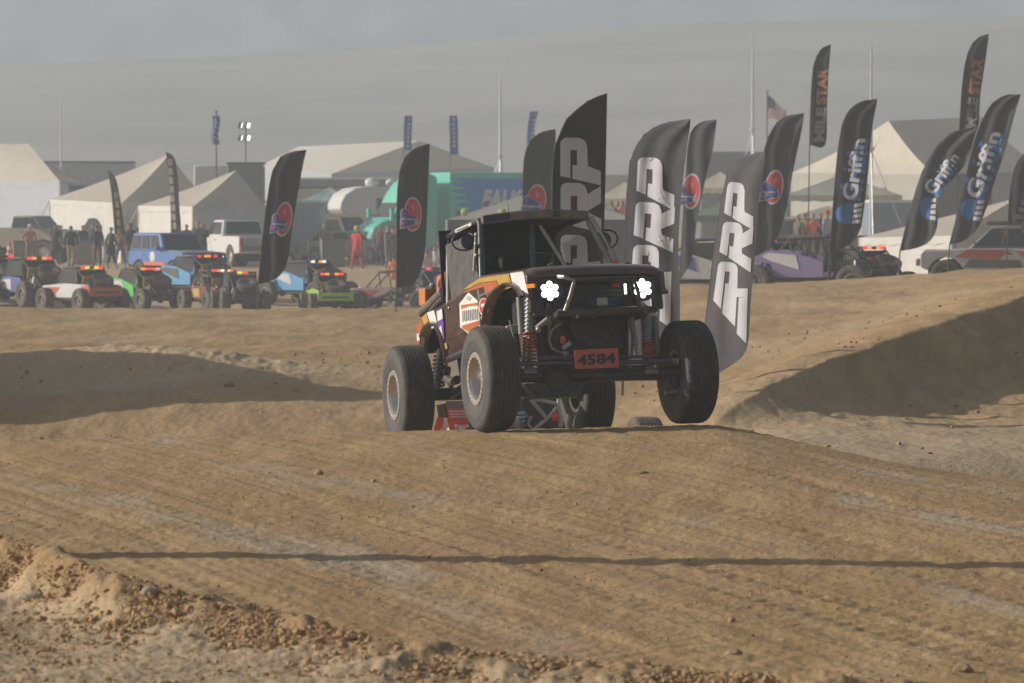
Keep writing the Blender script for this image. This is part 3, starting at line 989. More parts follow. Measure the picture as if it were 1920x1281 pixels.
# front axle
ax = hb('front_axle', MB().bar((0, -.92, .015), (0, .92, -.015), .062, 14).box((0, -.05, .055), (.10, 1.35, .05)).lathe([(0, -.13), (.10, -.12), (.165, -.05), (.175, .02), (.12, .11), (0, .13)], 20, Matrix.Translation((0, -.36, -.045)) @ Matrix.Rotation(R(90), 4, 'Z')).box((.0, -.36, -.14), (.2, .42, .14), top=(1, 1.5)), BLACKP, bevel=.01)
hb('skid_plate', MB().box((.02, -.60, -.10), (.12, .26, .02), Matrix.Rotation(R(-4), 3, 'X')), M('tan_plate', (.30, .20, .10), .7, dust=.4), ax)  # tan colour stands for light on the underside
hb('tie_rod', MB().bar((.20, -.80, .11), (.20, .86, .085), .022, 10), M('rod_blue', (.07, .08, .11), .35, metal=.5, dust=.2))  # blue in the colour stands for the rod's sheen
hb('tie_rod_end', MB().ball((.20, .84, .085), .04, 8).bar((.20, .84, .085), (.06, .86, .10), .02).ball((.2, .80, .09), .03, 8), STEEL)
hb('steering_ram', MB().bar((.15, -.55, .16), (.15, .25, .15), .032, 12).bar((.15, .25, .15), (.15, .66, .145), .016, 8), M('rod_blue'))
for s in (-1, 1):
    b = MB().box((0, s * .82, 0), (.14, .10, .32), bevel if False else None).bar((0, s * .78, 0), (0, s * .93, 0), .085, 14).lathe([(0, -.01), (.15, -.01), (.15, .01), (0, .01)], 22, Matrix.Translation((0, s * .90, 0)))
    k_ = hb('steering_knuckle', b, M('knuckle_dark', (.035, .033, .030), .5, dust=.2), bevel=.008)
    hb('knuckle_bolt', MB().bar((.10, s * .72, -.21), (.10, s * .86, -.205), .026, 10).ball((.10, s * .84, -.20), .03, 8), STEEL, k_)
    hb('link_arm', MB().bar((0, s * .55, -.03), (-1.25, s * .38 + .04, .36), .032, 10), BLACKP)
    hb('link_arm', MB().bar((-2.95, s * .58, .15), (-1.75, s * .40 + .04, .40), .036, 10), BLACKP)
pl = hb('number_plate', MB().prism([ch(a, b, X=.40) for a, b in [(1077, 656.5), (1158.5, 652.5), (1161, 688.5), (1079, 692)]], (-.012, 0, 0)), PLATE, smooth=0)
lettering('number', '4584', [ch(a, b, X=.404) for a, b in [(1082.5, 686), (1154.5, 681), (1153.5, 661.5), (1081.5, 666)]], M('number_black', (.018, .02, .03), .6), pl, bold=.035, xf=HX)
# belly and rear
hb('belly_pan', MB().box((-1.85, .04, .44), (1.6, .9, .16), top=(1.1, 1.2)).box((-1.5, .04, .36), (.7, .5, .2)), BLACKP, bevel=.02)
hb('rocker_tube', MB().bar((-2.72, YR, .50), (-1.18, YR, .49), .034, 10).bar((-2.72, YL, .50), (-1.18, YL, .49), .034, 10), NAVYT)
rx_ = hb('rear_axle', MB().bar((-2.95, -.90, .18), (-2.95, .84, .18), .065, 12).ball((-2.95, .0, .18), .18, 14, sq=(1, .9, 1)).bar((-2.9, 0, .2), (-2.0, .02, .4), .035, 10), BLACKP)
for s in (-1, 1):
    top, bot = (ch(827, 664, Y=-.50), ch(819, 724, Y=-.52)) if s < 0 else (Vector((-2.6, .56, .55)), Vector((-2.7, .58, .15)))
    d = bot - top
    s2 = hb('rear_shock', MB().bar(top - d * .15, bot, .045, 12), M('shock_dark', (.04, .045, .05), .4, dust=.2))
    hb('coil_spring', MB().path(coil(top, bot, .072, .012, 8), .013, 6), M('spring_dark', (.05, .055, .06), .4, dust=.2), s2)
hb('exhaust', MB().path([ch(838, 690, Y=-.45), ch(836, 708, Y=-.45), ch(846, 716, Y=-.45), ch(858, 712, Y=-.45)], .045, 10).bar(ch(845, 716, Y=-.45), ch(845, 738, Y=-.45), .03), M('exhaust_dark', (.06, .055, .05), .5, dust=.3))
hb('frame_bracket', MB().box(ch(858, 690, Y=-.4), (.3, .05, .22), top=(.5, 1)), M('bracket_grey', (.12, .11, .10), .6, dust=.3))
hb('rear_tube', MB().path([ch(790, 586, Y=-.58), ch(812, 566, Y=-.58), ch(832, 546, Y=-.58)], .05, 10), M('bumper_grey', (.09, .08, .075), .5, dust=.5))
hb('rear_tube', MB().path([ch(808, 584, Y=-.64), ch(822, 568, Y=-.64), ch(832, 560, Y=-.64)], .03, 8), M('rod_blue'))
hb('fuel_box', MB().box(ch(806, 557, Y=-.45), (.24, .18, .18), Matrix.Rotation(R(6), 3, 'Y')), M('orange_box', (.62, .20, .04), .55), bevel=.015)
fl_ = hb('fuel_cap', MB().ball(ch(811, 536, Y=-.5), .035, 8), GREYM)
npl = hb('side_number_plate', MB().prism([ch(a, b, Y=-.60) for a, b in [(819, 519), (834.5, 509), (834.5, 543), (818, 553)]], (0, .012, 0)), M('salmon_plate', (.62, .17, .10), .55), smooth=0)
lettering('number', '4584', [ch(a, b, Y=-.606) for a, b in [(820.5, 543), (832, 535), (832, 518), (821, 526)]], M('number_black'), npl, bold=.02, xf=HX)
# wheels
FW = lambda yaw, y, X=0., Z=0.: HX @ Matrix.Translation((X, y, Z)) @ Matrix.Rotation(R(yaw), 4, 'Z')
wheel(hero, FW(180 + 1.0, -1.0), .508, .325)
wheel(hero, FW(1.0, 1.0), .503, .325)
RWP = CMI @ Vector((-1.06, 47.83, .125))
wheel(hero, HX @ Matrix.Translation(RWP) @ Matrix.Rotation(R(180 - 1.2), 4, 'Z'), .508, .325)
RWP = CMI @ Vector((.777, 48.35, .15))
wheel(hero, HX @ Matrix.Translation(RWP), .505, .325)
# ------------------------------------------------------------------ feather flags
def catmull(pts, n):
    P = [np.array(p, float) for p in pts]
    P = [2 * P[0] - P[1]] + P + [2 * P[-1] - P[-2]]
    dense = []
    for i in range(1, len(P) - 2):
        for t in np.linspace(0, 1, 14, endpoint=False):
            a, b, c, d = P[i - 1], P[i], P[i + 1], P[i + 2]
            dense.append(.5 * ((2 * b) + (-a + c) * t + (2 * a - 5 * b + 4 * c - d) * t ** 2 + (-a + 3 * b - 3 * c + d) * t ** 3))
    dense.append(P[-2])
    dense = np.array(dense)
    s = np.concatenate([[0], np.cumsum(np.linalg.norm(np.diff(dense, axis=0), axis=1))])
    q = np.linspace(0, s[-1], n)
    return np.stack([np.interp(q, s, dense[:, 0]), np.interp(q, s, dense[:, 1])], 1)


class Flag:
    def __init__(f, label, L, Rr, D, base, k=-.15, amp=.02, ph=0., mat=None, group='feather flags beside the track', name='feather_flag', wave=.30):
        f.D, f.k, f.amp, f.ph, f.s, f.wave = D, k, amp, ph, F / D, wave
        n = 30
        f.L, f.R = catmull(L, n), catmull(Rr, n)
        o = np.argsort(f.L[:, 1])
        f.ly, f.lx = f.L[o, 1], f.L[o, 0]
        bx, by = base
        b = at(bx, by, D)
        gz = ground_z(b.x, D)
        f.loc = Vector((b.x, D, gz))
        f.root = thing(name, label, 'flag', f.loc, 0, group)
        mb = MB()
        nc = 10
        mb.grid(lambda u, v: f.pt(*f.uv(u, v)), nc, n - 1)
        f.fab = mb.build('fabric', mat, f.root, smooth=80, loc=f.loc, fixn=False)
        lowest = f.L[0]
        pts = [f.loc, at(bx, by, D) if b.z > gz + .05 else f.loc + Vector((0, 0, .06))] + [f.pt(*p) + Vector((0, .012, 0)) for p in f.L[::3]]
        mb = MB().path(pts, [.02] * 3 + [.014] * (len(pts) - 3), 6)
        mb.build('pole', M('flag_pole', (.10, .10, .10), .45, metal=.4), f.root, loc=f.loc)

    def uv(f, u, v):
        i = min(int(v * (len(f.L) - 1) + 1e-6), len(f.L) - 2)
        a = v * (len(f.L) - 1) - i
        l = f.L[i] * (1 - a) + f.L[i + 1] * a
        r = f.R[i] * (1 - a) + f.R[i + 1] * a
        p = l * (1 - u) + r * u
        return p[0], p[1]

    def pt(f, px, py, off=0.):
        p = at(px, py, f.D)
        dx = (px - np.interp(py, f.ly, f.lx)) / f.s
        yy = (415 - py) / f.s
        dd = f.k * dx + f.amp * math.sin(6.283 * dx / f.wave + f.ph + 1.1 * yy) * min(1, abs(dx) / .12) + f.amp * .6 * math.sin(2.3 * yy + f.ph * 2) * dx / .5
        # small creases along the cloth, pulled from the pole
        dd += f.amp * .35 * math.sin(9 * yy + 14 * dx + f.ph) * min(1, abs(dx) / .15)
        return Vector((p.x, f.D + dd - off, p.z))

    def poly(f, name, polys, mat, off=.006, par=None, sub=2):
        bm = bmesh.new()
        for poly in polys:
            vs = [bm.verts.new((x, y, 0)) for x, y in poly]
            bm.faces.new(vs)
        bmesh.ops.triangulate(bm, faces=bm.faces)
        for _ in range(sub):
            bmesh.ops.subdivide_edges(bm, edges=[e for e in bm.edges if e.calc_length() > 7], cuts=1, use_grid_fill=True)
            bmesh.ops.triangulate(bm, faces=[q for q in bm.faces if len(q.verts) > 4])
        V = [f.pt(v.co.x, v.co.y, off) for v in bm.verts]
        bm.verts.index_update()
        Fc = [tuple(v.index for v in q.verts) for q in bm.faces]
        bm.free()
        mb = MB().add(V, Fc)
        return mb.build(name, mat, par or f.fab, loc=f.loc, smooth=0, fixn=False)

    def text(f, name, body, q, mat, off=.006, bold=.02, shear=0., par=None):
        """q: pixel corners of the word's box: start-bottom, end-bottom, end-top, start-top"""
        V, P = glyphs(body, bold, shear)
        q = [np.array(p, float) for p in q]
        pts = [((q[0] * (1 - x) + q[1] * x) * (1 - y) + (q[3] * (1 - x) + q[2] * x) * y) for x, y in V]
        mb = MB().add([f.pt(p[0], p[1], off) for p in pts], P)
        return mb.build(name, mat, par or f.fab, loc=f.loc, smooth=0, fixn=False)


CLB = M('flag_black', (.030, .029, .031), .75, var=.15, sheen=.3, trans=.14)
CLG = M('flag_grey', (.060, .056, .060), .75, var=.15, sheen=.4, trans=.2)  # lighter copy of the black cloth, mostly for flags catching the sun
CLW = M('flag_white_print', (.74, .73, .76), .7, var=.06, trans=.2)
CLR = M('flag_red_print', (.58, .06, .06), .7, var=.1, trans=.15)
CLU = M('flag_blue_print', (.05, .09, .32), .7, var=.1, trans=.15)
CLE = M('flag_pale_border', (.55, .50, .60), .7, var=.1)

_A = [(0, .12), (.03, .05), (.11, 0), (.25, 0), (.25, .88), (0, .84)]
_B = [(.25, 0), (.41, 0), (.41, .27), (.25, .27)]
_C = [(.41, 0), (.5, .01), (.60, .06), (.66, .17), (.68, .62), (.41, .60)]
_Dp = [(.30, .60), (.41, .60), (.68, .62), (.70, .68), (1, .73), (1, 1.04), (.30, .90)]
_Dr = [(.30, .60), (.41, .60), (.68, .62), (.70, .70), (1, .75), (1, 1.04), (.30, .90)]
_Lr = [(.665, .24), (1, .06), (1, .42), (.68, .58)]
PP, RR = [_A, _B, _C, _Dp], [_A, _B, _C, _Dr, _Lr]
_A1 = [(0, .12), (.03, .05), (.11, 0), (.25, 0), (.25, 1.34), (0, 1.12)]
_C1 = [(.41, 0), (.5, .01), (.60, .06), (.66, .17), (.68, .62), (.68, 1.80), (.30, 1.45), (.30, .62), (.41, .60)]
_D1 = [(.74, .98), (1, .95), (1, 2.25), (.74, 2.0)]
_D1b = [(.68, .72), (1.0, .70), (1, .95), (.68, .97)]
P1 = [_A1, _B, _C1, _D1, _D1b]


def boxmap(polys, TL, TR, BR, BL):
    TL, TR, BR, BL = [np.array(p, float) for p in (TL, TR, BR, BL)]
    return [[tuple((TL * (1 - x) + TR * x) * (1 - y) + (BL * (1 - x) + BR * x) * y) for x, y in p] for p in polys]


def vp_logo(f, cx, cy, rx, ry, tilt=0.):
    def ell(k):
        return [(cx + k * rx * math.cos(a) + tilt * k * ry * math.sin(a), cy - k * ry * math.sin(a)) for a in [j * 6.2832 / 26 for j in range(26)]]
    b = f.poly('logo_border', [ell(1.13)], CLE, .010)
    f.poly('logo_disc', [ell(1.0)], CLR, .016, b)
    # the letters V and P, turned to read upwards
    def m_(pts, k=1.0):
        gx, gy = sum(p[0] for p in pts) / len(pts), sum(p[1] for p in pts) / len(pts)
        return [(cx - .25 * rx + (gx + (x - gx) * k) * rx * .86 - tilt * (gy + (y - gy) * k) * ry, cy + (gy + (y - gy) * k) * ry * .86) for x, y in pts]
    Pp = [(-1.4, .04), (-1.38, -.22), (-1.1, -.38), (-.72, -.38), (-.42, -.22), (-.36, .10), (.80, .20), (.78, .36), (-1.35, .27)]
    Va = [(-1.45, .44), (.95, .42), (.95, .58), (-.2, .58), (-1.45, .64)]
    Vb = [(-.2, .58), (.95, .58), (.92, .70), (-1.45, 1.04), (-1.45, .82)]
    f.poly('logo_letter_edge', [m_(Pp, 1.14)], CLE, .020, b)
    f.poly('logo_letter_edge', [m_([(-1.6, .38), (1.05, .36), (1.05, .74), (-1.6, 1.14)])], CLE, .020, b)
    f.poly('logo_letter', [m_(Va), m_(Vb)], CLU, .026, b)
    f.poly('logo_letter', [m_(Pp)], CLU, .026, b)
    f.poly('logo_letter_eye', [m_([(-1.08, .0), (-1.04, -.17), (-.76, -.17), (-.70, .03)])], CLR, .032, b)
    f.poly('logo_gap', [m_([(-1.45, .68), (-.3, .62), (-.5, .68), (-1.45, .78)])], CLR, .030, b)
    f.poly('logo_mark', [m_([(.1, -.62), (.42, -.74), (.62, -.40), (.30, -.26)])], M('flag_pale_red', (.62, .25, .25), .7), .020, b)


GPR = 'black feather flags with large white block letters'
A = Flag('tall black feather flag with big grey block letters right behind the truck cab', [(1028, 660), (1032, 520), (1035, 400), (1037, 300), (1045, 262), (1062, 225), (1090, 198), (1115, 183), (1138.5, 175)], [(1028, 660), (1080, 662), (1126, 600), (1131, 500), (1134, 400), (1137, 280), (1138.5, 175)], 64, (1027, 715), k=.22, amp=.012, ph=.4, mat=CLB, group=GPR)
for pl_, q in ((PP, ((1050.5, 258.4), (1127, 258.4), (1127, 344), (1050.5, 344))), (RR, ((1051, 343), (1127, 343), (1128, 433), (1051, 433))), (P1, ((1051, 440), (1127, 442), (1126, 510), (1051, 515)))):
    A.poly('letter', boxmap(pl_, *q), CLW)
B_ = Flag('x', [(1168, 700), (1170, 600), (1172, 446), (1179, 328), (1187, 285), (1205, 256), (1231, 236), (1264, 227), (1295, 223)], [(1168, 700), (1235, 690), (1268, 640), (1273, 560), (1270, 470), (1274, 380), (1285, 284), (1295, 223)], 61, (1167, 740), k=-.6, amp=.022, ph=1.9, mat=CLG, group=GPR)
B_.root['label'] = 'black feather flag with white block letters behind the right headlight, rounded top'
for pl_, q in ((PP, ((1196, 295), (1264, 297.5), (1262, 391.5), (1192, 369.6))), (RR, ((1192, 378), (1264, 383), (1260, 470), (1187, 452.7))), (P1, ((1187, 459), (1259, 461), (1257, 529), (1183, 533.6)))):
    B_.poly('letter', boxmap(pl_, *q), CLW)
C_ = Flag('grey-lit feather flag with white block letters just above the raised front tyre', [(1321, 712), (1322, 614), (1330, 552), (1345, 425), (1356, 367), (1366, 319), (1384, 300), (1410, 289), (1434, 284)], [(1321, 712), (1350, 697), (1387, 669), (1399, 640), (1404, 566), (1411, 490), (1416, 400), (1427, 330), (1434, 284)], 58.5, (1322, 745), k=-.95, amp=.020, ph=3.6, mat=M('flag_black_sunlit', (.085, .078, .082), .75, var=.15, sheen=.4, trans=.22), group=GPR)  # black cloth made lighter for the sun on this flag
for pl_, q in ((PP, ((1364.5, 341), (1411, 345.5), (1409, 428.6), (1355.8, 411))), (RR, ((1355.8, 415.5), (1410, 420), (1404, 507), (1347, 483))), (P1, ((1347, 490), (1400, 494), (1398, 560), (1338, 555.5)))):
    C_.poly('letter', boxmap(pl_, *q), CLW)

GV = 'black feather flags with a red and blue round logo'
V1 = Flag('black feather flag with red and blue round logo before the white pickup', [(484, 533), (491.6, 452), (501.7, 371), (509, 328), (516, 311), (527.7, 293), (549, 284), (575, 281)], [(484, 533), (503, 529), (523, 519), (535, 501), (542, 478), (549, 423), (559.5, 360), (566.7, 319), (575, 281)], 113, (482, 580), k=-.12, amp=.03, ph=.3, mat=CLB, group=GV, wave=.45)
vp_logo(V1, 532, 411, 14.5, 29, .12)
V2 = Flag('black feather flag with red and blue round logo before the teal semi truck', [(743, 540), (744, 470), (744, 400), (746, 350), (751, 315), (762, 292), (780, 277), (806, 269)], [(743, 540), (762, 537), (782, 525), (791, 500), (797, 470), (800, 420), (803, 340), (806, 269)], 110, (742, 590), k=-.02, amp=.03, ph=1.7, mat=CLB, group=GV, wave=.45)
vp_logo(V2, 774, 402, 15, 29, 0)
V3 = Flag('black feather flag with red and blue round logo left of the tall flag', [(978, 540), (979, 440), (980, 380), (981, 320), (985, 285), (996, 262), (1015, 248), (1042, 242)], [(978, 540), (1000, 535), (1026, 515), (1034, 470), (1038, 400), (1041, 300), (1042, 242)], 119, (977, 590), k=-.05, amp=.02, ph=2.5, mat=M('flag_green_black', (.045, .05, .048), .75, var=.12, trans=.15), group=GV, wave=.45)
vp_logo(V3, 1005, 378, 17, 29, .1)
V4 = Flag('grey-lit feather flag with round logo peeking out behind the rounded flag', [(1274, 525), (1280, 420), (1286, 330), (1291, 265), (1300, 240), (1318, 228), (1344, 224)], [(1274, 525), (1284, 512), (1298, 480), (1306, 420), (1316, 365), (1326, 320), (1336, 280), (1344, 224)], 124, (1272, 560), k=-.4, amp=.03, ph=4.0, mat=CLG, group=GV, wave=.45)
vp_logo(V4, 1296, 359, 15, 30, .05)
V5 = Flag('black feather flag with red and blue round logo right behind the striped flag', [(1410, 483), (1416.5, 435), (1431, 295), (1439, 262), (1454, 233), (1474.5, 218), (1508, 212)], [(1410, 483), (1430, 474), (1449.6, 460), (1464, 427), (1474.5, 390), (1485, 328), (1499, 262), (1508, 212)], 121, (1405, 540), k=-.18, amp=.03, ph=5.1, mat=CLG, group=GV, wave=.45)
vp_logo(V5, 1451, 351, 15.5, 29, .12)

BLUP = M('flag_bright_blue', (.06, .22, .55), .7, var=.15, trans=.15)
DKE = M('flag_dark_outline', (.015, .015, .018), .7)
GG = 'black feather flags with white and blue lettering'


def griffin(f, q, em):
    """q: word box start-bottom, end-bottom, end-top, start-top (reads upwards); em: emblem box TL,TR,BR,BL"""
    q = [np.array(p, float) for p in q]
    sh = (q[0] - q[3]) * .20
    fl = f.text('word_shadow', 'Griffin', [p + sh for p in q], BLUP, .012, bold=.03)
    f.text('word', 'Griffin', q, CLW, .03, bold=.03, par=fl)
    r = random.Random(5)
    for k in range(7):
        x0 = k / 7.0 + .02
        p0 = q[0] * (1 - x0) + q[1] * x0
        d = (q[0] - q[3])
        e_ = (q[1] - q[0]) * .07
        o = .12 + .16 * r.random()
        f.poly('blue_stripe', [[tuple(p0 + d * .05), tuple(p0 + e_ + d * .05), tuple(p0 + e_ + d * (.05 + o)), tuple(p0 + d * (.05 + o))]], BLUP, .012, fl)
        p1 = q[3] * (1 - x0) + q[2] * x0
        if k % 2:
            f.poly('blue_stripe', [[tuple(p1 - d * .02), tuple(p1 + e_ - d * .02), tuple(p1 + e_ - d * .22), tuple(p1 - d * .22)]], BLUP, .012, fl)
    wing = [(0, .25), (.15, .05), (.45, 0), (.62, .10), (.60, .9), (.45, 1), (.30, .92), (.40, .80), (.12, .84), (.30, .70), (.02, .66), (.24, .56), (-.02, .46), (.22, .40)]
    f.poly('wing_emblem', boxmap([wing], *em), BLUP, .014, fl)
    for k in range(4):
        y0 = .05 + k * .24
        f.poly('small_word', boxmap([[(.66, y0), (.98, y0 - .06), (.98, y0 + .10), (.66, y0 + .16)]], *em), CLW, .014, fl)


G1 = Flag('upright black feather flag with white and blue lettering beside the white antenna pole', [(1555, 476), (1561, 402), (1567.5, 319.6), (1574, 262), (1582, 224), (1598.6, 200), (1619, 189), (1645, 185.5)], [(1555, 476), (1576, 468), (1597, 454), (1612, 431), (1619, 394), (1627.5, 319.6), (1634, 245), (1645, 185.5)], 122, (1552, 535), k=-.2, amp=.03, ph=.9, mat=CLB, group=GG, wave=.42)
griffin(G1, [(1605, 378), (1622, 260), (1598, 262), (1577, 372)], [(1571, 382), (1618, 380), (1612, 424), (1564, 420)])
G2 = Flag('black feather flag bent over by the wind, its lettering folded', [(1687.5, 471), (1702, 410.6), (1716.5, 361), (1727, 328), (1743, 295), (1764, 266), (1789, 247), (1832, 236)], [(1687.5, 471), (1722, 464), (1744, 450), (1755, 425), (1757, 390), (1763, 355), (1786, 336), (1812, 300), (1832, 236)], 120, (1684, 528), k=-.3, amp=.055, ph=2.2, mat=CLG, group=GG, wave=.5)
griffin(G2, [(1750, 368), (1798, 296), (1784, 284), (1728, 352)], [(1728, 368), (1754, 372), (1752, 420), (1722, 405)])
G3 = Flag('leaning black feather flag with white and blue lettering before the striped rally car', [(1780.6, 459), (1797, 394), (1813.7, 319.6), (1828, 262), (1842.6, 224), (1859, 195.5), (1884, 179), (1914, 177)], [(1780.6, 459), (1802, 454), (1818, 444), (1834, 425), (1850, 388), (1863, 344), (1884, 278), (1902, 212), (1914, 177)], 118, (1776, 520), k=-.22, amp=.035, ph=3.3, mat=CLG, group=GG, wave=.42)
griffin(G3, [(1836, 376), (1876, 250), (1852, 246), (1808, 362)], [(1808, 370), (1846, 376), (1836, 420), (1796, 408)])
G4 = Flag('grey feather flag cut off by the right edge of the picture', [(1890, 420), (1893, 370), (1899, 330), (1908, 303), (1925, 285), (1948, 278)], [(1890, 420), (1915, 416), (1932, 400), (1940, 360), (1944, 320), (1948, 278)], 119, (1886, 535), k=-.2, amp=.03, ph=1.3, mat=CLG, wave=.42)
G4.poly('print', [[(1904 + k * 4.6, 410 - k * 13), (1918 + k * 2.4, 412 - k * 13), (1919 + k * 2.4, 403 - k * 13), (1905 + k * 4.6, 401 - k * 13)] for k in range(4)], M('flag_grey_print', (.25, .24, .25), .7), .012)
G4.root['label'] = 'grey feather flag cut by the picture edge above the rally car roof'

ORP = M('flag_orange_print', (.42, .16, .05), .7, var=.1)
SLV = M('flag_silver_print', (.30, .30, .32), .7, var=.1)
GM = 'tall dark feather flags with orange and silver lettering'
M1 = Flag('tall dark feather flag with orange and silver lettering nearest the stars and stripes', [(1518, 272), (1520, 195.5), (1524, 133), (1530, 108.6), (1540.6, 91), (1558, 83)], [(1518, 272), (1547, 272), (1550.5, 195.5), (1553.5, 133), (1558, 83)], 140, (1514, 500), k=-.1, amp=.03, ph=.6, mat=CLB, group=GM, wave=.5)
M1.text('word', 'STAR', [(1549, 196), (1553, 128), (1535, 127), (1529, 196)], ORP, .02, bold=.05)
M1.text('word', 'MILE', [(1545, 266), (1549, 202), (1530, 202), (1526, 266)], SLV, .02, bold=.05)
M2 = Flag('tall dark feather flag with orange and silver lettering above the bent blue lettered flag', [(1799, 245), (1803, 175), (1809.5, 121), (1818, 92), (1832, 72), (1854, 63)], [(1799, 245), (1831, 245), (1838.5, 175), (1848, 110), (1854, 63)], 138, (1790, 500), k=-.1, amp=.03, ph=2.6, mat=CLB, group=GM, wave=.5)
M2.text('word', 'STAR', [(1836, 178), (1844, 110), (1825, 108), (1815, 176)], ORP, .02, bold=.05)
M2.text('word', 'MILE', [(1830, 240), (1835, 184), (1816, 182), (1809, 240)], SLV, .02, bold=.05)
# two more beside the left tents
T1f = Flag('dark camouflage feather flag curving left in front of the left tent', [(216, 462), (214, 420), (210, 370), (206, 340), (202, 317)], [(216, 462), (236, 458), (231, 410), (225, 370), (217, 335), (202, 317)], 190, (217, 497), k=-.1, amp=.03, ph=1, mat=M('flag_camo', (.06, .055, .04), .8, var=.9, scale=3), group='slim banners by the left tents', wave=.6)
T1f.poly('print', [[(219 + dx, 440 - k * 17), (226 + dx, 441 - k * 17), (225 + dx, 428 - k * 17), (218 + dx, 429 - k * 17)] for k, dx in enumerate((0, 0, -1, -2, -4))], M('flag_tan_print', (.32, .26, .14), .8), .03)
T2f = Flag('brown vertical banner with white lettering in front of the two peaked tents', [(321, 440), (320, 380), (317, 330), (312, 296), (311, 284)], [(321, 440), (339, 440), (336, 380), (333, 330), (327, 296), (311, 284)], 188, (321, 494), k=-.1, amp=.03, ph=2, mat=M('flag_brown', (.13, .075, .055), .8), group='slim banners by the left tents', wave=.6)
T2f.poly('print', [[(323 - k * 1.0, 430 - k * 17), (331 - k * 1.0, 430 - k * 17), (330 - k * 1.0, 417 - k * 17), (322 - k * 1.0, 417 - k * 17)] for k in range(8)], M('banner_white', (.55, .52, .5), .8), .03)
# three blue banners on tall poles far behind
for i, (x0, y0, y1, lean, lab) in enumerate(((757, 217, 282, 1.5, 'above the gable of the big frame tent'), (844, 217, 290, -1.5, 'right of the big tent gable, above the trailer'), (988, 209, 268, 6, 'above the flag left of the tall one'))):
    fl = Flag('narrow blue banner on a tall pole ' + lab, [(x0, y1), (x0 + lean * .3, (y0 + y1) / 2), (x0 + lean, y0)], [(x0 + 15 - lean * .2, y1), (x0 + 15, (y0 + y1) / 2), (x0 + 15 + lean, y0)], 245, (x0 - .5, 470), k=0, amp=.03, ph=i * 2., mat=M('banner_blue', (.05, .11, .36), .7, var=.15), group='blue banners on tall poles', name='pole_banner', wave=.8)
    fl.poly('print', [[(x0 + 5 + lean * (1 - k / 6), y0 + 14 + k * 8), (x0 + 11 + lean * (1 - k / 6), y0 + 14 + k * 8), (x0 + 10 + lean * (1 - k / 6), y0 + 20 + k * 8), (x0 + 5 + lean * (1 - k / 6), y0 + 19 + k * 8)] for k in range(6) if y0 + 20 + k * 8 < y1], M('banner_white'), .03)
    fl.poly('print_dot', [[(x0 + 6 + lean, y0 + 4), (x0 + 11 + lean, y0 + 4), (x0 + 11 + lean, y0 + 10), (x0 + 6 + lean, y0 + 10)]], M('flag_pale_red'), .03)
# the flag whose shadow crosses the foreground stands just outside the frame
def side_flag():
    x, D = -3.75, 30.25
    loc = Vector((x, D, ground_z(x, D)))
    r = thing('feather_flag', 'black feather flag beside the near bank whose shadow crosses the track', 'flag', loc, 0, None)
    mb = MB().path([loc, loc + Vector((0, -.10, 1.5)), loc + Vector((0, -.08, 3.2)), loc + Vector((0, .1, 4.0)), loc + Vector((0, .55, 4.4))], [.018] * 3 + [.012] * 2, 6)
    mb.build('pole', M('flag_pole'), r, loc=loc)
    def ff(u, v):
        z = .25 + v * 4.1
        return loc + Vector((.03 * math.sin(u * 6 + z), -.08 + u * (.40 + .02 * math.sin(z * 2)) * min(1, (1 - v) * 8 + .25) + .35 * max(0, v - .85) / .15 * .6, z - .0 * u))
    MB().grid(ff, 8, 26).build('fabric', CLB, r, loc=loc, fixn=False, smooth=80)


side_flag()
# ------------------------------------------------------------------ tents, trailers, masts, barriers
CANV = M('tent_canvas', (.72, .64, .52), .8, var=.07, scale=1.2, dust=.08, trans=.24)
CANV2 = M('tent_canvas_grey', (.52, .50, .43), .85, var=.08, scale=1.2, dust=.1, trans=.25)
WALLW = M('tent_wall_white', (.76, .74, .68), .8, var=.06, scale=1.5, trans=.16)
DARKG = M('doorway_shade', (.03, .028, .026), .9)
GROPE = M('guy_rope', (.62, .50, .20), .8)
ALU = M('aluminium', (.55, .55, .54), .45, metal=.5)
WHITEP = M('white_paint', (.76, .75, .72), .4, var=.05, dust=.15)
GREYP = M('grey_panel', (.40, .44, .49), .5, var=.08, dust=.15)
DKP = M('dark_panel', (.06, .06, .06), .6, dust=.25)
GLASS = M('dark_glass', (.02, .022, .024), .12, spec=.7, dust=.06)
TIRE = M('plain_tyre', (.028, .027, .026), .85, dust=.4)


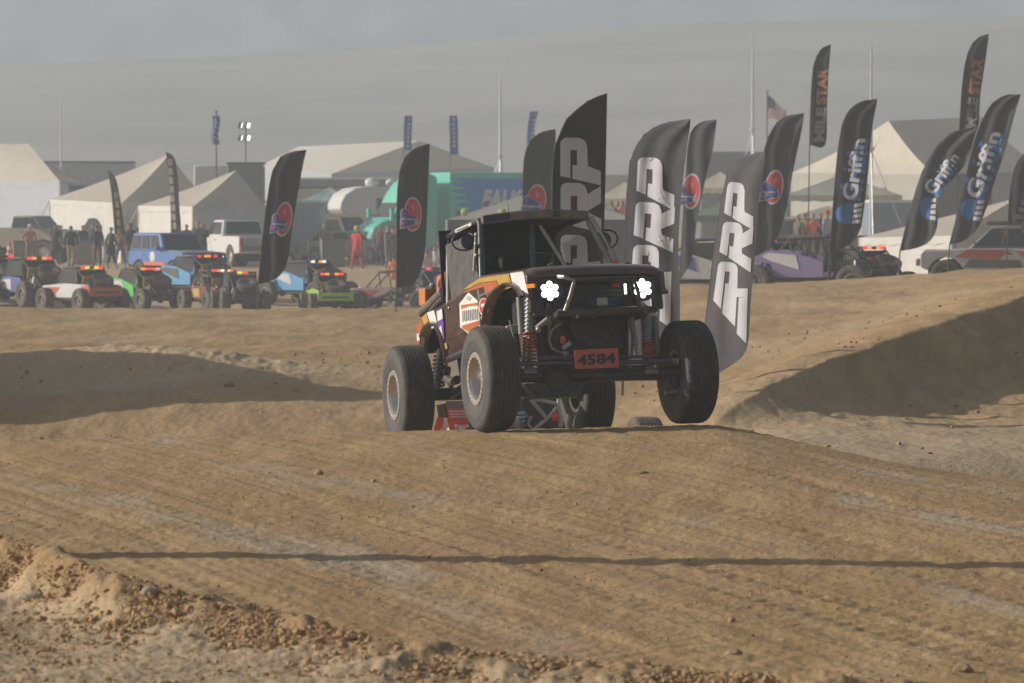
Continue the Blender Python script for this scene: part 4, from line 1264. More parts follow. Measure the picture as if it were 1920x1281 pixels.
def tent(label, C4, ridge, gz, walls=(1, 1, 1, 1), sag=.0, roof=None, wall=None, door=None, group=None, cat='tent', name='tent', ropes=True, valance=.25):
    """C4: eave corners in order; ridge: one or two points; walls: which sides have a wall"""
    C4 = [Vector(c) for c in C4]
    ridge = [Vector(p) for p in ridge]
    ctr = sum(C4, Vector()) / 4
    loc = Vector((ctr.x, ctr.y, gz))
    r = thing(name, label, cat, loc, 0, group)
    for i in range(4):
        a, b = C4[i], C4[(i + 1) % 4]
        pa = min(ridge, key=lambda p: (p - a).length)
        pb = min(ridge, key=lambda p: (p - b).length)

        def ff(u, v):
            lo = a * (1 - u) + b * u
            hi = pa * (1 - u) + pb * u
            q = lo * (1 - v) + hi * v
            return q - Vector((0, 0, sag * math.sin(math.pi * v) * (.4 + .6 * math.sin(math.pi * u)) + .015 * math.sin(u * 20) * (1 - v)))
        MB().grid(ff, 12, 8).build('roof_panel', roof or CANV, r, loc=loc, smooth=60)
        n = (b - a).cross(Vector((0, 0, 1))).normalized()
        if n.dot((a + b) / 2 - ctr) < 0:
            n = -n
        if valance:
            MB().grid(lambda u, v: (a * (1 - u) + b * u) + n * .03 - Vector((0, 0, v * valance * (1 + .12 * math.sin(u * 40)))), 24, 1).build('valance', wall or WALLW, r, loc=loc, smooth=0)
        if walls[i]:
            w_ = MB().grid(lambda u, v: (a * (1 - u) + b * u) * (1 - v) + Vector(((a * (1 - u) + b * u).x, (a * (1 - u) + b * u).y, gz - .3)) * v + n * (.03 * math.sin(u * 34 + i) * v), 30, 4).build('tent_wall', wall or WALLW, r, loc=loc, smooth=60)
            if door and door[0] == i:
                u0, u1, h = door[1:]
                pts = [(u0, 0), (u0, .8), (u0 + (u1 - u0) * .3, .97), (u0 + (u1 - u0) * .7, .97), (u1, .8), (u1, 0)]
                V = [(a * (1 - u) + b * u) + n * .09 for u, _ in pts]
                V = [Vector((p.x, p.y, gz + h * z)) for p, (_, z) in zip(V, pts)]
                MB().prism(V, n * .01).build('tent_door', DARKG, w_, loc=loc, smooth=0)  # dark sheet stands for the shaded inside of the open doorway
        MB().bar((a.x, a.y, gz), a, .05, 8).build('tent_pole', ALU, r, loc=loc)
        if ropes:
            o = (a - ctr)
            o.z = 0
            o.normalize()
            MB().bar(a, Vector((a.x, a.y, gz)) + o * 1.6, .025, 5).build('guy_rope', GROPE, r, loc=loc)
    return r


def G(px, D):
    x = (px - 960) / F * D
    return ground_z(x, D)


GT = 'big peaked event tents'
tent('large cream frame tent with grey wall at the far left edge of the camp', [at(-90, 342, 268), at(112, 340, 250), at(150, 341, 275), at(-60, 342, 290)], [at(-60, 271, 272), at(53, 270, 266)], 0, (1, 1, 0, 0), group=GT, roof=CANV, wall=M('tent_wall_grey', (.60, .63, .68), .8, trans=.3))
tent('peaked cream tent with an arched dark doorway behind the crowd', [at(94, 374, 226), at(228, 381, 211), at(385, 372, 228), at(250, 368, 246)], [at(318, 289, 226)], 0, (1, 1, 1, 0), sag=.22, door=(0, .52, .74, 2.1), group=GT)
tent('peaked cream tent with grey-shaded side behind the white pickup', [at(260, 386, 206), at(362, 387, 197), at(496, 384, 208), at(400, 382, 222)], [at(443, 319, 208)], 0, (1, 1, 1, 0), sag=.14, group=GT)
tent('huge long white frame tent with a shade-grey gable far behind the flags', [at(486, 312, 350), at(622, 326, 318), at(925, 314, 330), at(830, 312, 360)], [at(560, 275, 350), at(785, 264, 324)], 0, (1, 1, 1, 0), group=GT, ropes=False, roof=M('tent_canvas_white', (.76, .70, .60), .75, var=.05, trans=.18), wall=M('tent_wall_grey'))  # grey-blue wall colour carries the shade of the gable side
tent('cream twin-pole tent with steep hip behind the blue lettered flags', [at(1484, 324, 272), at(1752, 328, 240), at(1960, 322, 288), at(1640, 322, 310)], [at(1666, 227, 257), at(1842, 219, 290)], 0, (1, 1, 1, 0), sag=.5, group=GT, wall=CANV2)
tent('low white marquee with a long sloping roof beside the spare tyres', [at(1612, 446, 150), at(1785, 442, 146), at(2090, 440, 158), at(1900, 441, 166)], [at(1905, 372, 153), at(1985, 372, 156)], -.5, (1, 1, 0, 0), sag=.05, group=GT, wall=WALLW, ropes=False)
# smaller canopies
GC = 'pop-up canopies between the trucks'


def canopy(label, x0, x1, ye, yp, D, roof, gz=0, walls=(0, 0, 0, 0), dd=4.0, wall=None, skew=.0):
    a, b = at(x0, ye, D), at(x1, ye, D - skew)
    c, d = b + Vector((.3, dd, 0)), a + Vector((.3, dd, 0))
    p = (a + b + c + d) / 4
    p.z = CZ + (YH - yp) / F * (D + dd / 2)
    return tent(label, [a, b, c, d], [p], gz, walls, sag=.08, roof=roof, wall=wall or roof, group=GC, cat='canopy', name='canopy', ropes=False, valance=.3)


EZ = canopy('olive grey canopy with dark mesh sides behind the truck cab', 838, 1195, 412, 350, 178, CANV2, -.6, (1, 0, 0, 0), 5, wall=M('mesh_dark', (.085, .08, .07), .9))
for px in (871, 942):
    MB().ball(at(px, 398, 177.6) , .16, 8).build('lime_light_ball', M('lime_green', (.38, .45, .16), .7), EZ, loc=EZ.location)  # lime balls, painted and not lit, stand for small lights
canopy('small teal canopy with a sharp peak beside the white camper', 560, 660, 377, 350, 240, M('canopy_teal', (.32, .42, .38), .8))
canopy('cream canopy right of the tall flag', 1118, 1215, 372, 342, 262, CANV)
canopy('grey canopy roof above the crowd right of the truck', 1125, 1250, 412, 388, 205, CANV2, 0)
canopy('pale canopy between the two rounded flags', 1296, 1400, 352, 322, 275, CANV)
canopy('olive canopy behind the gap between the logo flags', 1285, 1440, 404, 372, 216, M('canopy_olive', (.20, .22, .15), .85))
canopy('wide grey-green canopy behind the upright blue lettered flag', 1470, 1690, 366, 326, 236, CANV2)
canopy('lower grey canopy above the purple race buggy', 1446, 1660, 414, 386, 206, CANV2, 0, dd=5)
canopy('small cream canopy beside the bent blue lettered flag', 1655, 1742, 352, 334, 250, CANV)


def profile_box(name, label, cat, loc, th, prof, w_, mat, group=None, bevel=.06):
    """side outline (X forward, Z) swept over the width"""
    r = thing(name, label, cat, loc, th, group)
    b = MB().prism([(x, -w_ / 2, z) for x, z in prof], (0, w_, 0)).build('body', mat, r, bevel=bevel)
    return r, b


def simple_wheel(r, x, y, R_, w_, dirn=1):
    t = MB().lathe([(R_ * .55, -w_ / 2), (R_ * .9, -w_ / 2), (R_, -w_ * .35), (R_, w_ * .35), (R_ * .9, w_ / 2), (R_ * .55, w_ / 2)], 18, Matrix.Translation((x, y, R_)), cap=False).build('tyre', TIRE, r)
    MB().lathe([(R_ * .57, .3 * w_ * dirn), (R_ * .5, .42 * w_ * dirn), (R_ * .3, .3 * w_ * dirn), (0, .34 * w_ * dirn)], 14, Matrix.Translation((x, y, R_)), cap=False).build('rim', ALU, t)
    return t


def trailer(label, px, D, L_, W_, z0, z1, th, mat, trim=None, windows=0, gz=None, name='trailer', group='box trailers in the camp', px_is='mid', wheels=True):
    g = G(px, D) if gz is None else gz
    loc = Vector(((px - 960) / F * D, D, g))
    r, b = profile_box(name, label, 'trailer', loc, th, [(-L_ / 2, z0), (L_ / 2, z0), (L_ / 2, z1 - .15), (L_ / 2 - .15, z1), (-L_ / 2, z1)], W_, mat, group)
    if trim:
        MB().box((0, 0, z1 + .03), (L_ + .06, W_ + .06, .12)).build('roof_trim', trim, r)
    for i in range(windows):
        x = -L_ / 2 + L_ * (i + .6) / (windows + .2)
        for s in (-1, 1):
            f_ = MB().box((x, s * (W_ / 2 + .015), z0 + (z1 - z0) * .62), (.95, .03, .6)).build('window', ALU, r)
            MB().box((x, s * (W_ / 2 + .035), z0 + (z1 - z0) * .62), (.82, .02, .48)).build('pane', GLASS, f_)
    MB().box((0, 0, z0 - .08), (L_ * .9, .9, .14)).build('undercarriage', DKP, r)
    if wheels:
        for x in (-.6, .6):
            for s in (-1, 1):
                simple_wheel(r, x - L_ * .15, s * (W_ / 2 - .15), .38, .25, s)
    for s in (-1, 1):
        MB().box((-L_ / 2 - .01, s * W_ * .42, z0 + .25), (.03, .12, .25)).build('tail_light', M('dull_red', (.35, .04, .03), .4), r)
    MB().bar((L_ / 2, 0, z0 - .05), (L_ / 2 + 1.1, 0, z0 - .15), .05, 6).build('hitch', DKP, r)
    return r


trailer('long grey trailer with a dark roof line behind the left tents', 170, 285, 5.4, 2.6, .7, 5.45, R(2), GREYP, DKP, 0, 0)
trailer('dark blue trailer low behind the left tents', 150, 262, 3.0, 2.4, .5, 3.9, R(5), M('navy_panel', (.10, .13, .20), .5), None, 0, 0)
trailer('white trailer roof peeking between the peaked tents', 408, 255, 2.4, 2.4, .6, 4.95, R(0), WHITEP, None, 0, 0)
trailer('dark grey box trailer beside the light tower', 462, 250, 1.9, 2.2, .6, 4.95, R(0), M('mid_grey_panel', (.16, .16, .16), .6), DKP, 0, 0)
trailer('plain white enclosed trailer in its shaded grey behind the logo flag left of the camper', 556, 214, 2.5, 2.4, .45, 2.75, R(-4), GREYP, WHITEP, 0, 0)  # white trailer, its shaded face put into the grey panel colour
trailer('long dark grey trailer below the huge frame tent', 655, 300, 6.6, 2.5, .7, 4.6, R(0), M('mid_grey_panel'), WHITEP, 2, 0)
trailer('low cream trailer behind the teal canopy', 640, 262, 5.0, 2.5, .7, 3.75, R(0), M('cream_panel', (.55, .50, .42), .5), DKP, 2, 0)
trailer('dark grandstand trailer behind the two grey flags', 1400, 330, 6.5, 2.6, .7, 6.7, R(0), DKP, M('mid_grey_panel'), 0, 0)
trailer('dark grey trailer between the bent and the leaning blue lettered flags', 1800, 225, 3.0, 2.6, .5, 4.2, R(-5), DKP, ALU, 0, 0)
trailer('blue grey trailer behind the white marquee roof', 1685, 196, 2.8, 2.4, .4, 2.7, R(4), M('blue_grey_panel', (.24, .28, .34), .5), WHITEP, 0, 0)
trailer('grey trailer behind the tall black flag', 1165, 300, 3.2, 2.4, .6, 4.8, R(0), CANV2, ALU, 0, 0)

# white camper with a rounded nose
loc = Vector(((690 - 960) / F * 236, 236, 0))
cam_r, cb = profile_box('camper', 'white camper trailer with a rounded nose beside the teal semi truck', 'camper', loc, R(180 + 18), [(-3.2, .8), (-3.2, 3.55), (.4, 3.65), (1.0, 3.55), (1.5, 3.25), (1.75, 2.85), (1.8, 2.5), (1.55, 2.25), (.6, 2.0), (.2, .9)], 2.4, WHITEP)
for x in (-.5, -2.2):
    for s in (-1, 1):
        f_ = MB().box((x, s * 1.215, 2.75), (.9, .03, .7)).build('window', ALU, cam_r)
        MB().box((x, s * 1.235, 2.75), (.78, .02, .58)).build('pane', GLASS, f_)
for x, r_ in ((-.2, .38), (-1.2, .28)):
    MB().ball((x, 0, 3.85), r_, 12, sq=(1, 1, .7)).build('roof_unit', WHITEP, cam_r)
for s in (-1, 1):
    simple_wheel(cam_r, -1.6, s * 1.0, .38, .25, s)
    simple_wheel(cam_r, -2.4, s * 1.0, .38, .25, s)

# teal semi truck and its trailer
TEAL = M('teal_paint', (.13, .62, .47), .4, var=.06, coat=.3, dust=.12)
SEMIB = M('semi_blue', (.035, .25, .66), .4, var=.06, dust=.1)
th = R(180 + 22)
D = 213
loc = Vector(((742 - 960) / F * D, D, 0))
sr, sb = profile_box('semi_truck', 'teal semi truck with sloping aerodynamic cab facing left behind the logo flag', 'truck', loc, th, [(-1.6, .7), (-1.6, 3.9), (-1.25, 4.05), (-.7, 3.95), (-.25, 3.6), (.1, 3.1), (.28, 2.75), (.62, 2.05), (1.05, 1.9), (1.5, 1.62), (1.62, 1.3), (1.65, .55), (1.25, .5), (1.1, .9), (.75, 1.1), (.35, .9), (.25, .55), (-1.0, .6)], 2.35, TEAL, bevel=.1)
MB().grid(lambda u, v: Vector((.285 + .335 * (1 - v) + .012, -1.05 + 2.1 * u, 2.07 + .66 * v + .01)), 4, 2).build('windshield', GLASS, sr)
for s in (-1, 1):
    MB().prism([(x, s * 1.185, z) for x, z in [(.5, 2.05), (.2, 2.65), (-.4, 2.65), (-.4, 2.05)]], (0, s * .01, 0)).build('side_window', GLASS, sr)
    MB().prism([(x, s * 1.185, z) for x, z in [(-.75, 3.05), (-.75, 3.35), (-1.1, 3.35), (-1.1, 3.05)]], (0, s * .01, 0)).build('sleeper_window', GLASS, sr)
    mm = MB().box((.75, s * 1.5, 2.2), (.14, .22, .55)).build('mirror', TEAL, sr)
    MB().bar((.5, s * 1.18, 2.2), (.75, s * 1.45, 2.2), .03, 6).build('mirror_arm', DKP, mm)
    MB().box((1.62, s * .85, 1.12), (.08, .4, .22)).build('headlight', M('lamp_glass', (.7, .7, .68), .2), sr)
    simple_wheel(sr, .72, s * 1.0, .5, .32, s)
    simple_wheel(sr, -1.1, s * 1.0, .5, .32, s)
    MB().ball((.95, s * 1.19, 1.35), .16, 10, sq=(1, .1, 1)).build('round_decal', WHITEP, sr)
    MB().ball((-.3, s * 1.19, 1.5), .2, 10, sq=(1, .1, 1)).build('round_decal', WHITEP, sr)
MB().box((1.66, 0, 1.15), (.05, 1.2, .6)).build('grille', DKP, sr)
MB().box((1.70, 0, .6), (.15, 2.3, .25)).build('bumper', M('chrome', (.6, .6, .6), .25, metal=.8), sr)
# its trailer
c, s_ = math.cos(th), math.sin(th)
off = -1.6 - .55
tl = Vector((loc.x + c * off, loc.y + s_ * off, 0))
LT = 6.6
tr = thing('semi_trailer', 'teal and blue race trailer with jagged stripes and a white tire maker name', 'trailer', tl, th)
tb = MB().box((-LT / 2, 0, 2.65), (LT, 2.5, 2.95)).build('body', TEAL, tr, bevel=.05)
MB().box((-LT / 2, 0, 4.06), (LT - .1, 2.44, .10)).build('roof_edge', M('cream_panel'), tr)
MB().box((-LT / 2, 0, 1.0), (LT * .96, 1.0, .3)).build('undercarriage', DKP, tr)
for s in (1, -1):
    yy = s * 1.256
    teeth = []
    for k in range(9):
        z0 = 1.25 + k * .31
        x0 = -1.15 + .09 * k
        teeth += [(x0 + .55, z0 + .16), (x0 - .25, z0 + .31 if k < 8 else 3.85)]
    pts = [(-LT, 1.25)] + [(-1.3, 1.2)] + teeth + [(-LT, 3.85)]
    bp = MB().prism([(x, yy, z) for x, z in pts], (0, s * .01, 0)).build('blue_panel', SEMIB, tr, smooth=0)
    y2 = yy + s * .02
    x0, x1 = (-1.55, -4.6)
    q = [Vector((x0, y2, 2.5)), Vector((x1, y2, 2.5)), Vector((x1, y2, 3.35)), Vector((x0, y2, 3.35))]
    if s < 0:
        q = [q[1], q[0], q[3], q[2]]
    V, P = glyphs('FALKEN', .05, .25)
    MB().add([quad(q, x, y) for x, y in V], P).build('name_lettering', WHITEP, bp, smooth=0, fixn=False)
    MB().prism([(x0 - .02 + dx * -1, y2 + s * .012, z) for dx, z in ((.02, 2.58), (.22, 2.58), (.34, 2.82), (.12, 2.82))], (0, s * .008, 0)).build('red_accent', M('dull_red'), bp, smooth=0)
    MB().prism([(x, yy, z) for x, z in [(-.30, 1.25), (-.30, 2.4), (-.70, 2.4), (-.70, 1.25)]], (0, s * .012, 0)).build('side_door', M('dark_grey_door', (.10, .11, .11), .5), tr, smooth=0)
    for x in (-LT + 1.2, -LT + 2.3):
        simple_wheel(tr, x, s * 1.0, .5, .32, s)


# masts, light tower, flags on poles
def mast(label, px, ytop, D, r0=.06, mat=None, ybot=None, r1=.03):
    g = G(px, D)
    loc = Vector(((px - 960) / F * D, D, g))
    zt = CZ + (YH - ytop) / F * D
    r = thing('antenna_mast', label, 'mast', loc, 0, 'tall thin masts in the camp')
    MB().path([(0, 0, 0), (0, 0, (zt - g) * .55), (0, 0, zt - g)], [r0, r0 * .8, r1], 8).build('mast_tube', mat or WHITEP, r)
    MB().box((0, 0, .05), (.8, .8, .1)).build('mast_foot', DKP, r)
    MB().path([(0, 0, (zt - g) * .55), (0, 0, (zt - g) * .56)], [r0 * 1.4, r0 * 1.4], 8).build('mast_collar', ALU, r)
    for k in range(3):
        a = k * 2.09 + .5
        MB().bar((0, 0, (zt - g) * .55), (2.2 * math.cos(a), 2.2 * math.sin(a), .0), .012, 4).build('guy_wire', ALU, r)
    return r


m1 = mast('thin white mast with a drooping flag at the far left', 115, 182, 258, .07, None)
mast('white telescopic mast above the blue race trailer', 938, 138, 230, .11, None)
mast('tall white mast left of the stars and stripes flag', 1411, 52, 262, .13, M('pale_mast', (.55, .56, .57), .5))
mast('white mast right of the upright blue lettered flag', 1633, 84, 165, .07, M('pale_mast'))


def hung(root_px, D, corners, mat, name, par=None, stripes=None):
    pass


g = 0
for lab, px, yt, yb, D, fl, grp in (('pole with a folded blue and white flag behind the left tents', 406, 210, 500, 250, 'a', 'flag poles'), ('pole flying the stars and stripes right of the tall white mast', 1438, 172, 500, 258, 'b', 'flag poles')):
    loc = Vector(((px - 960) / F * D, D, 0))
    r = thing('flag_pole', lab, 'flag', loc, 0, grp)
    zt = CZ + (YH - yt) / F * D
    MB().bar((0, 0, 0), (0, 0, zt), .06, 8, 0, .035).build('pole', M('flag_pole'), r)
    MB().ball((0, 0, zt), .09, 8).build('pole_knob', M('tan_plate'), r)
    if fl == 'a':
        f_ = MB().grid(lambda u, v: Vector((-.22 + .38 * u + .05 * math.sin(v * 7), -.05 + .12 * math.sin(u * 9 + v * 3), zt - .2 - 1.55 * v)), 10, 12).build('fabric', CLU, r)
        for k in range(5):
            MB().grid(lambda u, v: Vector((-.16 + .27 * u + .05 * math.sin((.1 + k * .18 + v * .06) * 7), -.10 + .12 * math.sin(u * 9 + (.1 + k * .18) * 3), zt - .2 - 1.55 * (.1 + k * .18 + v * .07) - .25 * u)), 6, 1).build('white_stripe', M('banner_white'), f_)
    else:
        TL, TR, BR, BL = at(1440, 178, D), at(1473, 208, D), at(1477, 226, D), at(1438, 222, D)

        def sf(u, v, o=0):
            p = (TL * (1 - u) + TR * u) * (1 - v) + (BL * (1 - u) + BR * u) * v - loc
            return p + Vector((0, .10 * math.sin(u * 8 + v * 2) - o, .04 * math.sin(u * 7)))
        f_ = MB().grid(lambda u, v: sf(u, v), 14, 8).build('fabric', M('flag_cream', (.62, .58, .55), .8, trans=.2), r)
        for k in range(7):
            MB().grid(lambda u, v: sf(u, (2 * k + v) / 13, .02), 14, 1).build('red_stripe', M('flag_pale_red'), f_)
        MB().grid(lambda u, v: sf(u * .42, v * 7 / 13, .04), 6, 4).build('blue_canton', M('canton_blue', (.05, .07, .16), .8), f_)
        for k in range(12):
            q = sf(.05 + .34 * ((k % 4) / 3.0), (.08 + .36 * ((k // 4) / 2.0)), .06)
            MB().ball(q, .04, 5, sq=(1, .2, 1)).build('star', M('banner_white'), f_)
MB().grid(lambda u, v: Vector((-.05 + .32 * u - .12 * v * u, -.06 + .1 * math.sin(u * 8), 3.9 - 1.5 * v - .3 * u)), 8, 8).build('fabric', CLU, m1)
MB().grid(lambda u, v: Vector((-.03 + .30 * u - .12 * u, -.09 + .1 * math.sin(u * 8), 2.75 - .5 * v - .3 * u)), 8, 3).build('fabric', M('flag_pale_red'), m1)

lt = Vector(((461 - 960) / F * 262, 262, 0))
r = thing('light_tower', 'portable light tower with four lit lamp heads behind the peaked tents', 'light tower', lt)
MB().bar((0, 0, 0), (0, 0, 7.1), .07, 8, 0, .04).build('mast_tube', M('mid_grey_panel'), r)
MB().box((0, 0, .7), (1.6, 2.4, 1.2)).build('generator', DKP, r, bevel=.05)
for z in (6.55, 7.25):
    MB().bar((-.35, 0, z - .05), (.3, 0, z - .05), .035, 6).build('lamp_arm', M('mid_grey_panel'), r)
    for x in (-.26, .12):
        h_ = MB().box((x, 0, z), (.28, .25, .36), Matrix.Rotation(R(12), 3, 'Y')).build('lamp_head', M('mid_grey_panel'), r)
        MB().box((x + .06, -.135, z), (.16 if x > 0 else .05, .02, .28), Matrix.Rotation(R(12), 3, 'Y')).build('lamp_lens', M('tower_lamp', (.97, .98, 1), emis=2.2), h_)

# crowd barriers
BAR = M('barrier_steel', (.34, .34, .33), .45, metal=.4, dust=.3)


def barrier(x, D, g, rz, label):
    r = thing('crowd_barrier', label, 'barrier', (x, D, g), rz, 'steel crowd barriers along the camp edge')
    MB().path([(-1.1, 0, .15), (-1.1, 0, 1.02), (-1.03, 0, 1.1), (1.03, 0, 1.1), (1.1, 0, 1.02), (1.1, 0, .15)], .022, 6, closed=True).build('frame', BAR, r)
    b = MB()
    for k in range(17):
        b.bar((-1.0 + k * .125, 0, .16), (-1.0 + k * .125, 0, 1.09), .008, 4)
    o = b.build('bars', BAR, r)
    o['kind'] = 'stuff'
    for s in (-.8, .8):
        MB().path([(s, -.3, .0), (s, -.22, .05), (s, 0, .14), (s, .22, .05), (s, .3, 0)], .02, 5).build('foot', BAR, r)
    return r


labs = ['steel crowd barrier just right of the first logo flag', 'steel crowd barrier in front of the shade-grey trailer, second from the logo flag', 'steel crowd barrier in front of the person in tan', 'steel crowd barrier just left of the marshal in red', 'steel crowd barrier behind the marshal in red', 'steel crowd barrier right of the marshal in red']
for i, lb in enumerate(labs):
    px = 580 + i * 50
    D = 196 + (i % 2) * .15
    x = (520 + i * 57 - 960) / F * 196
    x = (552 + i * 50 - 960) / F * 196
    barrier(x * 1.0 + (i - 2.5) * 0, 196 + i * 1.9, ground_z(x, 196 + i * 1.9), R(58), lb)
# wooden hoarding and boxes near the crowd
for (px, D, w_, h_, lab) in ((623, 193.5, .95, 1.15, 'grey equipment crate behind the crowd barriers'), (157, 205, .9, 1.0, 'grey steel bin in front of the arched tent doorway'), (48, 207, 1.1, 1.0, 'dull grey drum box beside the orange jacket')):
    x = (px - 960) / F * D
    r = thing('crate', lab, 'crate', (x, D, ground_z(x, D)), R(8), None)
    MB().box((0, 0, h_ / 2), (w_, .8, h_)).build('body', M('crate_grey', (.17, .17, .16), .6, dust=.3), r, bevel=.03)
    MB().box((0, 0, h_ + .025), (w_ + .05, .85, .05)).build('lid', M('mid_grey_panel'), r)
for px, D, lab in ((18, 204, 'red and white traffic cone at the left edge of the camp road'), ):
    x = (px - 960) / F * D
    r = thing('traffic_cone', lab, 'cone', (x, D, ground_z(x, D)), 0, None)
    MB().box((0, 0, .02), (.42, .42, .04)).build('base', DKP, r)
    MB().bar((0, 0, .04), (0, 0, 1.0), .20, 14, 0, .05).build('cone_body', M('cone_red', (.62, .07, .03), .6), r)
    for z in (.35, .65):
        MB().bar((0, 0, z), (0, 0, z + .16), .212 - .155 * z, 14, 0, .212 - .155 * (z + .16)).build('white_band', WHITEP, r)
# ------------------------------------------------------------------ vehicles
LAMPR = M('lamp_red', (1.0, .05, .06), emis=1.1)
LAMPA = M('lamp_amber', (1.0, .30, .02), emis=1.1)
LAMPY = M('lamp_yellow', (1.0, .62, .03), emis=1.1)
LAMPW = M('lamp_white', (.9, .95, 1.0), emis=1.1)
LAMPH = M('lamp_head', (1, 1, 1), emis=2.2)
PLY = M('yellow_plate', (.50, .36, .06), .6, dust=.2)
CAGEB = M('cage_black', (.03, .03, .032), .5, dust=.3)
DUSTB = M('dusty_black', (.045, .042, .04), .7, dust=.4)


def racer(label, px, D, a, col, acc, lamps=('r', 'a', 'a', 'r'), spare=True, plate=PLY, gz=None, sc_=1.0, roofc=None, kind=0, head=None, group='race buggies waiting in line', cab_net=True, rim=None, dz=0., tail=None):
    rim = rim or M('rim_dark', (.10, .10, .095), .5, metal=.3, dust=.3)
    """a: how far the heading is turned to the left of straight away from the camera"""
    x = (px - 960) / F * D
    g = ground_z(x, D) if gz is None else gz
    th = R(90 + a)
    r = thing('race_buggy', label, 'race buggy', (x, D, g + dz), th, group)
    r.scale = (sc_,) * 3
    T = .032
    for s in (-1, 1):
        y = s * .58
        MB().path([(1.15, y * .9, .98), (.50, y, 1.66), (-.55, y, 1.70), (-.70, y, .95), (-.62, y, .52)], T, 7).build('cage_tube', CAGEB, r)
        MB().path([(-.57, y, 1.66), (-1.45, y * .8, 1.0), (-1.75, y * .75, .75)], T, 7).build('cage_tube', CAGEB, r)
        MB().path([(1.75, y * .6, .62), (.9, y, .5), (-.8, y, .5), (-1.7, y * .75, .62)], T, 7).build('frame_rail', CAGEB, r)
        MB().bar((.52, y, 1.62), (.35, y, .55), T * .8, 6).build('cage_tube', CAGEB, r)
        if kind == 0:
            pts = [(-.62, .52), (1.0, .54), (1.25, .80), (1.2, 1.02), (.4, 1.08), (-.62, 1.02)]
        elif kind == 1:
            pts = [(1.9, .95), (1.2, 1.05), (-.2, 1.02), (.25, .75), (1.0, .50), (1.75, .62)]
        elif kind == 3:
            pts = [(-.5, .58), (.9, .58), (1.05, .95), (1.5, 1.02), (1.95, .80), (2.0, 1.05), (1.2, 1.34), (.45, 1.30), (-.5, 1.02)]
        else:
            pts = [(-1.6, .72), (-1.55, 1.06), (.2, 1.10), (1.9, 1.0), (1.95, .72), (1.7, .72), (1.6, .92), (1.1, .92), (.95, .56), (-.85, .56), (-1.0, .92), (-1.45, .90)]
        sp_ = MB().prism([(px_, s * .64, z) for px_, z in pts], (0, s * .05, 0)).build('side_panel', col, r, bevel=.015)
        q = MB().prism([(px_, s * .70, z) for px_, z in ([(.2, .80), (1.0, 1.02), (1.3, 1.16), (1.1, 1.26), (.3, 1.20)] if kind == 3 else [(.1, .62), (.85, .62), (.95, .95), (.15, .98)] if kind == 0 else [(.9, .70), (1.6, .80), (1.55, .95), (.5, .95)])], (0, s * .006, 0)).build('side_print', acc, sp_, smooth=0)
        if cab_net:
            MB().prism([(-.55, s * .585, 1.08), (.85, s * .585, 1.10), (.50, s * .585, 1.60), (-.50, s * .585, 1.62)], (0, s * .012, 0)).build('window_net', M('net_dark', (.06, .058, .055), .8, alpha=.8), r, smooth=0)
        for xx in (-1.42, 1.42):
            ty = tyre_mesh(MB(), .47, .34, .24, 20).build('tyre', [TIRE, TIRE], r, smooth=45)
            ty.location = (xx, s * .86, .47)
            if s < 0:
                ty.rotation_euler = (0, 0, math.pi)
            MB().lathe([(.25, .15), (.20, .16), (.16, .10), (.07, .09), (.06, .13), (0, .14)], 16, None, cap=False).build('rim', rim, ty)
            MB().bar((xx * .96, s * .48, 1.05), (xx, s * .62, .50), .05, 8, 0, .045).build('shock', M('shock_grey'), r)
    MB().bar((-1.42, -.75, .47), (-1.42, .75, .47), .06, 8).ball((-1.42, 0, .47), .16, 10).build('rear_axle', DKP, r)
    MB().bar((1.42, -.75, .47), (1.42, .75, .47), .06, 8).ball((1.42, .1, .47), .15, 10).build('front_axle', DKP, r)
    MB().box((-.02, 0, 1.72), (1.15, 1.24, .03)).build('roof', roofc or DUSTB, r, bevel=.01)
    for xx, z in ((-.56, 1.69), (.5, 1.65)):
        MB().bar((xx, -.58, z), (xx, .58, z), T, 7).build('roof_crossbar', CAGEB, r)
    MB().box((1.45, 0, .86), (.95, .95, .3), top=(.8, .85)).build('nose', col, r, bevel=.04)
    MB().box((-1.05, 0, .82), (.75, .95, .5), top=(.8, .9)).build('fuel_cell', DKP, r, bevel=.03)
    MB().box((.1, 0, .55), (1.6, 1.1, .06)).build('floor_pan', DKP, r)
    MB().box((-.64, .05, 1.25), (.03, 1.05, .72)).build('rear_firewall', M('dark_interior'), r)
    MB().path([(-1.78, -.5, .62), (-1.85, -.5, .78), (-1.85, .5, .78), (-1.78, .5, .62)], .035, 7).build('rear_bumper', CAGEB, r)
    for s in (-.26, .26):
        MB().box((-.25, s, .80), (.45, .42, .12)).box((-.46, s, 1.12), (.12, .42, .62), top=(1, .75)).build('seat', M('seat_black'), r, bevel=.02)
    lb = MB().box((-.66, 0, 1.70), (.08, 1.05, .10)).build('light_bar', DKP, r)
    n = len(lamps)
    for i, c in enumerate(lamps):
        if c == '-':
            continue
        w_ = .96 / n
        y = .48 - w_ * (i + .5)
        MB().box((-.71, y, 1.70), (.03, w_ * .86, .085)).build('lamp', {'r': LAMPR, 'a': LAMPA, 'y': LAMPY, 'w': LAMPW}[c], lb)
    if tail:
        MB().box((-1.82, 0, .80), (.06, 1.45, .34)).build('tail_panel', tail, r, bevel=.02)
        for s in (-1, 1):
            MB().box((-1.45, s * .66, .86), (.7, .10, .36), top=(.8, 1)).build('rear_fender', tail, r, bevel=.03)
    if plate is not None:
        MB().box((-1.12, .42, 1.20), (.03, .42, .40), Matrix.Rotation(R(-12), 3, 'Y')).build('number_board', plate, r)
